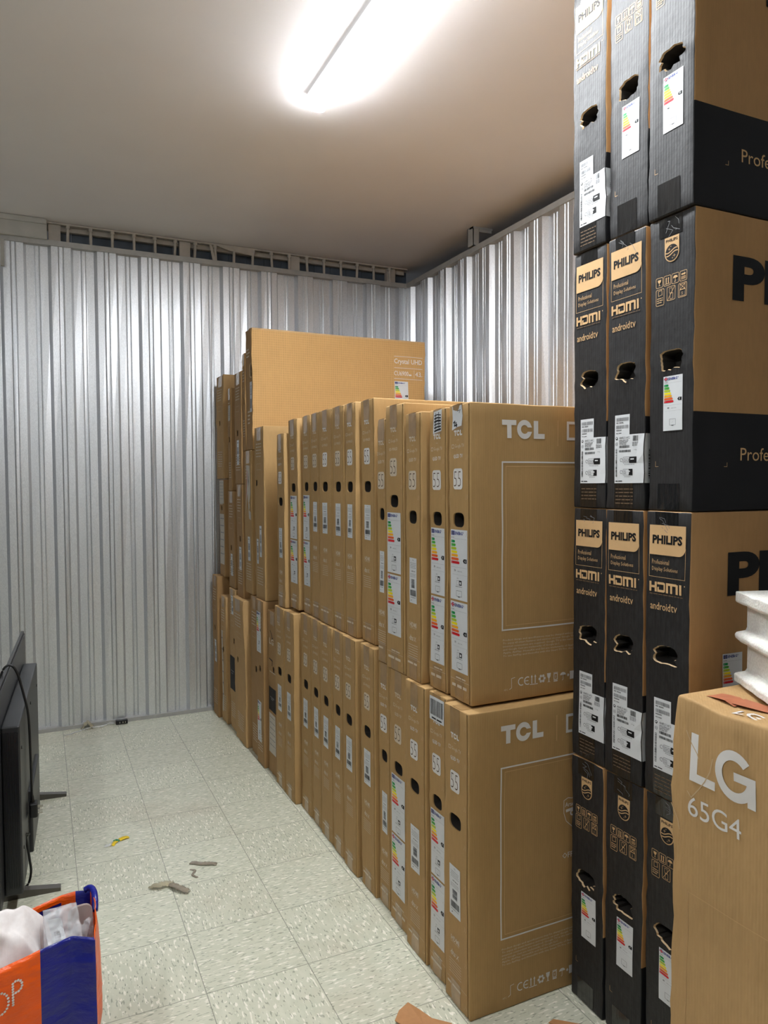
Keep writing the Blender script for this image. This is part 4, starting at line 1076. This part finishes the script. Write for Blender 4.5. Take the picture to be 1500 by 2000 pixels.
t_ = Art(); t_.rect(.04, .055, .11, .10, 'tape_red', 0); t_.poly([(.10, .06), (.17, .075), (.168, .112), (.095, .105)], 'tape_red', 1)
c.decal('tape_patch', t_, 'T', label='terracotta coloured torn patch')
t_ = Art(); t_.text('LG OLED', .13, .02, 'ink_white', h=.03, w=.22, bold=.02); t_.text('4K', .40, .02, 'ink_white', h=.03); t_.smalltext(.12, .5, .19, .02, 'ink_white', 0, 4)
c.decal('top_lettering', t_, 'T')
s_ = Art()
for (pts) in ([(.036, .925), (.048, .905), (.052, .90), (.066, .885), (.07, .876)], [(.045, .80), (.055, .79), (.075, .815), (.088, .835), (.10, .86), (.107, .89)], [(.002, .76), (.018, .73), (.022, .71)]):
    s_.line(pts, .0022, 'raw_edge', 0)
c.decal('crease', s_, 'W', label='pale torn creases')

# polystyrene end cap lying on it
g = tag(empty('foam_block', (1.410, 1.156, 1.0015), rz=math.radians(-31-180)), 'white polystyrene packing end cap with three ledges lying on the big tan carton', 'packing foam')
# local +y runs from the far end towards the viewer, local -x... faces away; profile lies in x,z
prof = [(.07, 0), (-.0, 0), (-.0, .015), (.004, .019), (.024, .024), (.027, .030), (.027, .078), (.024, .086), (.004, .094), (.0, .098), (-.001, .106), (.003, .112), (.024, .116), (.027, .122), (.027, .166), (.024, .172), (.003, .178), (.0, .182), (.0, .203), (.07, .205)]
b = MB()
segs = 14; V = []; F = []; n = len(prof)
for k in range(segs+1):
    y = .46*k/segs
    for i, (x, z) in enumerate(prof):
        j = .0012*math.sin(k*3.1+i*5.7)
        V.append((-(x+j), y, z + (.001*math.sin(k*2+i) if z > .001 else 0)))
for k in range(segs):
    for i in range(n): F.append((k*n+i, k*n+(i+1) % n, (k+1)*n+(i+1) % n, (k+1)*n+i))
F += [tuple(range(n))[::-1], tuple(segs*n+i for i in range(n))]
b.add(V, F); o = b.build('foam_body', M['foam'], g)
import bmesh
bm = bmesh.new(); bm.from_mesh(o.data); bmesh.ops.recalc_face_normals(bm, faces=bm.faces[:]); bm.to_mesh(o.data); bm.free()
bv = o.modifiers.new('bevel', 'BEVEL'); bv.width = .0025; bv.segments = 2; bv.limit_method = 'ANGLE'

# ================================================================== THE TELEVISION AT THE LEFT
g = tag(empty('television', (-.077, 2.75, 0), rz=math.radians(-3)), 'black flat television standing on grey feet on the floor, seen from its edge', 'television')
b = MB(); b.rbox((-.074, -.135, .052), (-.062, 1.125, .762), .002); b.build('screen_panel', M['tv_black'], g)
b = MB(); b.rbox((-.0617, -.125, .062), (-.058, 1.115, .752), .0012); b.build('back_panel', M['tv_panel'], g, )
b = MB(); b.rbox((-.0578, .0, .060), (0, .965, .640), .006); HOUS = b.build('rear_housing', M['tv_grey'], g)
b = MB()
for k in range(7): b.box((-.052+.0072*k, -.004, .085), (-.049+.0072*k, .0, .62))
b.build('vent_ribs', M['tv_black'], HOUS)
b = MB(); b.rbox((-.05, .30, .0615), (.014, .72, .30), .006); b.build('rear_cover', M['tv_grey'], HOUS)
b = MB()
for y, z in ((.05, .55), (.05, .2), (.5, .58), (.9, .55)): b.tube([(.0, y, z), (.0025, y, z)], .006, 10)
b.build('screw_heads', M['tv_black'], HOUS)
for y in (.105, .972):
    b = MB(); b.add([(.112, y-.015, 0), (.112, y+.015, 0), (-.16, y+.015, 0), (-.16, y-.015, 0), (.112, y-.015, .012), (.112, y+.015, .012), (-.02, y+.015, .03), (-.02, y-.015, .03), (-.1, y+.015, .03), (-.1, y-.015, .03), (-.16, y+.015, .012), (-.16, y-.015, .012)],
                    [(0, 3, 2, 1), (0, 1, 5, 4), (4, 5, 6, 7), (7, 6, 8, 9), (9, 8, 10, 11), (11, 10, 2, 3), (1, 2, 10, 8, 6, 5), (0, 4, 7, 9, 11, 3)])
    b.box((-.055, y-.012, .025), (-.012, y+.012, .075)); b.build('foot', M['foot'], g)
# its mains lead, hung over the back
def smooth_path(P, n=8):
    P = [Vector(p) for p in P]; out = []
    for i in range(len(P)-1):
        p0, p1, p2, p3 = P[max(i-1, 0)], P[i], P[i+1], P[min(i+2, len(P)-1)]
        for k in range(n):
            t = k/n; out.append(.5*((2*p1)+(-p0+p2)*t+(2*p0-5*p1+4*p2-p3)*t*t+(-p0+3*p1-3*p2+p3)*t**3))
    return out+[P[-1]]
TVM = (Matrix.Translation((-.077, 2.75, 0)) @ Matrix.Rotation(math.radians(-3), 4, 'Z')).inverted()
def tvl(o):
    o.data.transform(TVM); return o
b = MB(); b.tube(smooth_path([(-.165, 2.96, .50), (-.158, 2.98, .60), (-.152, 3.0, .70), (-.136, 3.0, .775), (-.111, 3.0, .795), (-.088, 3.0, .765), (-.068, 3.0, .68), (-.054, 3.0, .598), (-.050, 3.0, .444), (-.049, 3.0, .34), (-.048, 3.0, .285)]), .0042, 8)
tvl(b.build('power_cable', M['rubber'], g, smooth=True))
b = MB(); b.tube([(-.048, 3.0, .30), (-.047, 3.0, .272)], .006, 10, taper=[.005, .008]); b.rbox((-.058, 2.975, .222), (-.030, 3.022, .275), .006); PLUG = tvl(b.build('plug', M['rubber'], g))
b = MB(); b.box((-.030, 2.996, .252), (-.012, 3.000, .260)); b.box((-.030, 2.986, .234), (-.014, 2.992, .238)); b.box((-.030, 3.006, .234), (-.014, 3.012, .238)); tvl(b.build('plug_pin', M['brass'], PLUG))
b = MB(); b.tube(smooth_path([(-.078, 2.9, .24), (-.072, 2.9, .205), (-.066, 2.9, .165), (-.060, 2.9, .11), (-.056, 2.9, .06), (-.066, 2.9, .018), (-.085, 2.9, .008)]), .0042, 8)
b.tube(smooth_path([(-.072, 2.88, .21), (-.060, 2.9, .20), (-.066, 2.91, .19), (-.074, 2.89, .185)]), .004, 8); tvl(b.build('power_cable', M['rubber'], g, smooth=True))

# ================================================================== THE SHOPPING BAG
g = tag(empty('shopping_bag', (-.1, 1.9, 0)), 'full open orange and blue shopping bag with white dotted letters', 'bag')
def W2L(p): return Vector(p)-Vector((-.1, 1.9, 0))
def lerp_path(P, s):
    for i in range(len(P)-1):
        if s <= P[i+1][0] or i == len(P)-2:
            t = (s-P[i][0])/(P[i+1][0]-P[i][0]); return Vector(P[i][1]).lerp(Vector(P[i+1][1]), t)
FT = [(-.42, (-.42, 1.70, .385)), (-.25, (-.25, 1.75, .377)), (-.102, (-.102, 1.805, .380)), (-.025, (-.023, 1.832, .386)), (.047, (.048, 1.862, .382)), (.095, (.096, 1.835, .380))]
def bag_front(s, z, o=0):
    top = lerp_path(FT, s); t = z; w = noise.noise(Vector((s*9, z*7, 3)))*.007*(1-t*.3) + noise.noise(Vector((s*26+z*14, z*20-s*9, 8)))*.0022
    bot = Vector((top.x*1.0+.0, top.y-.02, 0)); p = bot.lerp(top, t); p.y += w - .012*math.sin(math.pi*t) - o; return W2L(p)
def sheet(name, fn, su, sv, mats, mf, parent, thick=.0015):
    V = [fn(a, b_) for b_ in sv for a in su]; n = len(su)
    F = [(j*n+i, j*n+i+1, (j+1)*n+i+1, (j+1)*n+i) for j in range(len(sv)-1) for i in range(n-1)]
    MI = [mf((su[i]+su[i+1])/2, (sv[j]+sv[j+1])/2) for j in range(len(sv)-1) for i in range(n-1)]
    o = mesh_obj(name, V, F, mats, MI, parent, True)
    if thick: m = o.modifiers.new('thickness', 'SOLIDIFY'); m.thickness = thick; m.offset = 0
    return o
lin = lambda a, b_, n: [a+(b_-a)*i/n for i in range(n+1)]
BM_ = [M['bag_orange'], M['bag_blue']]
sheet('front_panel', bag_front, lin(-.42, -.023, 24)+lin(-.023, .096, 16)[1:], lin(0, 1, 30), BM_, lambda a, b_: 1 if a > -.0231+.006*(b_-1)*0 else 0, g)
BR = [(0, (.096, 1.835, .380)), (.35, (.103, 1.90, .393)), (.75, (.106, 1.975, .397)), (1, (.098, 2.035, .392))]
def bag_side(s, t, o=0):
    top = lerp_path(BR, s); bot = Vector((.096+.006*s, top.y-.01, 0)); p = bot.lerp(top, t); p.x += .012*math.sin(math.pi*t)*math.sin(math.pi*s)+noise.noise(Vector((s*5, t*9, 1)))*.006*math.sin(math.pi*min(1, s+.02)); return W2L(p)
sheet('side_panel', bag_side, lin(0, 1, 12), lin(0, 1, 20), BM_, lambda a, b_: 0, g)
BK = [(-.42, (-.42, 1.90, .38)), (-.2, (-.2, 1.97, .38)), (.03, (.03, 2.06, .383)), (.07, (.07, 2.05, .392)), (.098, (.098, 2.035, .392))]
def bag_back(s, t, o=0):
    top = lerp_path(BK, s); bot = Vector((top.x, top.y+.0, 0)); p = bot.lerp(top, t); p.y += noise.noise(Vector((s*8, t*6, 7)))*.008; return W2L(p)
sheet('back_panel', bag_back, lin(-.42, .098, 30), lin(0, 1, 20), BM_, lambda a, b_: 1 if (a > .062 or (b_ < .95 and a < .03)) else 0, g)
sheet('base_panel', lambda s, t: W2L(Vector(lerp_path(FT, s).lerp(lerp_path(BK, s), t)) * Vector((1, 1, 0)) if False else Vector((s, (lerp_path(FT, min(s, .095)).y-.02)*(1-t)+lerp_path(BK, min(s, .097)).y*t, .002))), lin(-.42, .096, 12), lin(0, 1, 6), BM_, lambda a, b_: 1, g)
# rolled blue seam at the rear right corner
b = MB(); b.tube([W2L(p) for p in smooth_path([(.086, 2.045, .392), (.098, 2.04, .398), (.106, 2.02, .397), (.107, 1.99, .388), (.105, 1.97, .370)], 5)], .008, 8); b.build('handle_seam', M['bag_blue'], g, smooth=True)
# dotted letters
a = []
P_ = [(-.0775, .2965+.0057*k) for k in range(9)] + [(-.0725, .345), (-.0672, .3448), (-.0625, .342), (-.060, .337), (-.0598, .331), (-.062, .3258), (-.0665, .3222), (-.072, .321)]
O_ = [(-.1045+.0185*math.cos(t*math.pi/10), .3085+.0235*math.sin(t*math.pi/10)) for t in range(20)]
b = MB()
for (x, z) in P_+O_:
    zz = z-(x+.0775)*.10; ring = []
    for k in range(8):
        ring.append(bag_front(x+.0027*math.cos(k*math.pi/4), (zz+.0027*math.sin(k*math.pi/4))/.384, .0022))
    b.add(ring, [tuple(range(8))])
b.build('dotted_lettering', M['ink_white'], g)

# things in the bag
def blob_cloth():
    n = 46; V = []; F = []
    for j in range(n+1):
        for i in range(n+1):
            u, v = i/n*2-1, j/n*2-1
            r = max(abs(u), abs(v)); x = -.105+u*.105+v*.02; y = 1.900+v*.062+u*.022
            dome = (1-r**3.0)
            q = Vector((x*15, y*15, 0)); w = noise.noise(q)*.5+.5
            fold = (1-abs(noise.noise(Vector((x*11+4, y*14, 1.5))))*2)**2
            z = .300+.105*dome+.030*w*dome+.035*fold*dome+.02*noise.noise(Vector((x*30, y*30, 5)))*dome
            if z > .36: pass
            z += .035*math.exp(-((x+.055)**2+(y-1.955)**2)/.0022)
            V.append((x+.012*noise.noise(Vector((y*20, z*10, 2))), y+.012*noise.noise(Vector((x*20, 3, z*14))), z))
    for j in range(n):
        for i in range(n):
            F.append((j*(n+1)+i, j*(n+1)+i+1, (j+1)*(n+1)+i+1, (j+1)*(n+1)+i))
    o = mesh_obj('knitted_cloth', V, F, [M['cloth']], None, None, True)
    m = o.modifiers.new('thickness', 'SOLIDIFY'); m.thickness = .004; s2 = o.modifiers.new('smooth', 'SUBSURF'); s2.levels = s2.render_levels = 1
    return o
tag(blob_cloth(), 'crumpled white knitted cloth bundled on top in the open shopping bag', 'cloth')
def film(name, c, ux, uy, su, sv, amp, mat, seed, freq=22):
    n = 30; V = []; F = []
    c, ux, uy = Vector(c), Vector(ux), Vector(uy); nn = ux.cross(uy).normalized()
    for j in range(n+1):
        for i in range(n+1):
            u, v = i/n-.5, j/n-.5
            p = c+ux*u*su+uy*v*sv; p += nn*(noise.noise(p*freq+Vector((seed, 0, 0)))*amp+abs(noise.noise(p*freq*2.2))*amp*.6); V.append(p)
    for j in range(n):
        for i in range(n): F.append((j*(n+1)+i, j*(n+1)+i+1, (j+1)*(n+1)+i+1, (j+1)*(n+1)+i))
    o = mesh_obj(name, V, F, [mat], None, None, True); m = o.modifiers.new('thickness', 'SOLIDIFY'); m.thickness = .0006
    return o
g = tag(empty('plastic_pouch', (.030, 1.895, .36)), 'clear plastic pouch holding a white barcode label, sticking out of the bag', 'plastic bag')
o = film('pouch_film', (0, 0, .022), (.9, .25, -.1), (-.12, .55, .82), .085, .11, .008, M['clear'], 4, 30); o.parent = g
o = film('pouch_film', (-.012, .02, .018), (.9, .1, .2), (.0, .5, .8), .07, .09, .010, M['clear'], 9, 36); o.parent = g
la = Art(); la.rect(0, 0, .03, .062, 'paper'); la.bars(.007, .01, .02, .034, 'ink_grey', 1, 3, vert=True, n=14)
_ux, _uy = Vector((.94, .2, -.12)).normalized(), Vector((-.18, .5, .8)).normalized(); _nn = Vector((.05, -.82, .55)).normalized()
la.build('barcode_label', g, lambda u, v, o_: Vector((-.022, -.018, -.004))+_ux*u+_uy*v+_nn*(o_+.004))
g = tag(empty('plastic_folder', (.07, 1.94, .36)), 'mauve-grey rounded card in clear film sticking out of the bag', 'packaging')
b = MB(); pr = rr(-.03, -.045, .03, .045, .02)
b.prism(pr, -.004, .004, lambda u, v, w: Vector((u*.95-.001*v, w+v*.28+u*.1, v*.92+.002))); b.build('card_sheet', M['mauve'], g)
o = film('clear_film', (0, -.012, -.012), (.95, .15, 0), (0, .4, .85), .062, .07, .007, M['clear'], 14, 34); o.parent = g

# ================================================================== LITTER ON THE FLOOR
def strip(name, pts, w, mat, seed=0, thick=.0006, parent=None, lift=.001, amp=.004):
    P = smooth_path([(p[0], p[1], p[2] if len(p) > 2 else lift) for p in pts], 6); V = []; F = []
    for i, p in enumerate(P):
        d = (P[min(i+1, len(P)-1)]-P[max(i-1, 0)]).normalized(); nrm = Vector((-d.y, d.x, 0)).normalized()
        for k in (-1, -.33, .33, 1):
            q = p+nrm*k*w/2*(1+.25*noise.noise(Vector((i*.5, seed, k)))); q.z = max(lift, q.z+abs(noise.noise(Vector((i*.45, k*1.3, seed))))*amp); V.append(q)
    for i in range(len(P)-1):
        for k in range(3): F.append((i*4+k, i*4+k+1, i*4+5+k, i*4+4+k))
    o = mesh_obj(name, V, F, [mat], None, parent, True); m = o.modifiers.new('thickness', 'SOLIDIFY'); m.thickness = thick; m.offset = 1
    return o
tag(strip('packing_strap', [(.10, 4.60), (.18, 4.655), (.24, 4.66, .012), (.30, 4.675, .006), (.35, 4.69, .012), (.385, 4.70, .004)], .016, M['clear'], 3, amp=.012), 'clear crumpled plastic strap lying along the foot of the back wall', 'strap')
tag(strip('plastic_film_scrap', [(.195, 4.685), (.215, 4.69, .02), (.232, 4.70, .035), (.25, 4.69, .02), (.262, 4.68, .002)], .03, M['amber_film'], 5, amp=.015), 'bunched yellowish film scrap against the back wall beside the strap', 'litter')
g = tag(empty('socket_adapter', (.425, 4.694, 0)), 'small black socket adapter on the floor at the foot of the back wall', 'adapter')
b = MB(); b.rbox((-.034, -.014, 0), (.034, .016, .026), .004); b.build('adapter_body', M['rubber'], g)
b = MB(); [b.box((x-.002, -.0152, .008), (x+.002, -.0142, .018)) for x in (-.012, .006, .02)]; b.build('contact', M['brass'], g)
g = tag(empty('tape_scrap', (.263, 3.13, 0)), 'torn yellow and green tape scrap lying on the floor tiles', 'litter')
strip('yellow_piece', [(-.028, -.03), (-.018, -.012, .004), (-.008, .004, .002)], .016, M['yellow'], 2, parent=g)
strip('yellow_piece', [(.002, .008), (.018, .014, .006), (.040, .020, .002)], .024, M['yellow'], 4, parent=g)
strip('green_piece', [(-.020, .012), (-.008, .013, .003), (.004, .0, .002)], .012, M['green'], 6, parent=g)
strip('clear_piece', [(-.055, -.015), (-.035, -.02, .003), (-.012, .0, .002)], .022, M['clear'], 8, parent=g)
tag(strip('film_scrap', [(.335, 2.72), (.36, 2.70, .010), (.385, 2.705, .006), (.41, 2.70, .002)], .035, M['amber_film'], 9, amp=.012), 'crumpled pale film scrap lying across a tile joint mid aisle', 'litter')
tag(strip('tape_curl', [(.40, 2.705), (.408, 2.675, .010), (.425, 2.645, .012), (.452, 2.620, .004)], .026, M['grey_film'], 11, amp=.012), 'curled brownish tape piece on the floor next to the pale film scrap', 'litter')
tag(strip('film_scrap', [(.495, 2.83), (.53, 2.80, .004), (.56, 2.785, .005), (.585, 2.775)], .022, M['grey_film'], 13, amp=.006), 'small dusty film scrap on the tiles nearer the carton row', 'litter')
tag(strip('film_thread', [(.485, 2.78), (.50, 2.76, .003), (.485, 2.735, .003), (.50, 2.71)], .008, M['grey_film'], 15, amp=.003), 'thin looped thread of film on the floor below the dusty scrap', 'litter')
def scrap(name, label, outline, mat, h=.006, seed=0):
    """torn piece of card with ragged outline and curled edges"""
    c = Vector((sum(p[0] for p in outline)/len(outline), sum(p[1] for p in outline)/len(outline), 0))
    rings = []; V = [c+Vector((0, 0, h*.4))]; F = []
    m_ = len(outline)
    for r_ in (.35, .7, 1):
        for i, p in enumerate(outline):
            q = c.lerp(Vector((p[0], p[1], 0)), r_); q.z = .001+h*(.4+abs(noise.noise(Vector((p[0]*60, p[1]*60, seed))))*1.6*r_); V.append(q)
    for i in range(m_): F.append((0, 1+i, 1+(i+1) % m_))
    for k in (0, 1):
        for i in range(m_): F.append((1+k*m_+i, 1+(k+1)*m_+i, 1+(k+1)*m_+(i+1) % m_, 1+k*m_+(i+1) % m_))
    o = mesh_obj(name, V, F, [mat], None, None, False); md = o.modifiers.new('thickness', 'SOLIDIFY'); md.thickness = .002
    return tag(o, label, 'litter')
scrap('cardboard_scrap', 'torn brown cardboard scrap on the floor before the near corner of the carton row', [(.835, 1.735), (.862, 1.765), (.895, 1.775), (.915, 1.745), (.93, 1.70), (.965, 1.655), (.955, 1.62), (.92, 1.625), (.895, 1.655), (.875, 1.675), (.85, 1.695)], M['leaf'], .010, 3)
scrap('cardboard_scrap', 'small tan cardboard scrap on the floor under the near wide kraft face', [(1.205, 1.555), (1.225, 1.56), (1.29, 1.50), (1.285, 1.47), (1.25, 1.50)], M['leaf'], .004, 8)
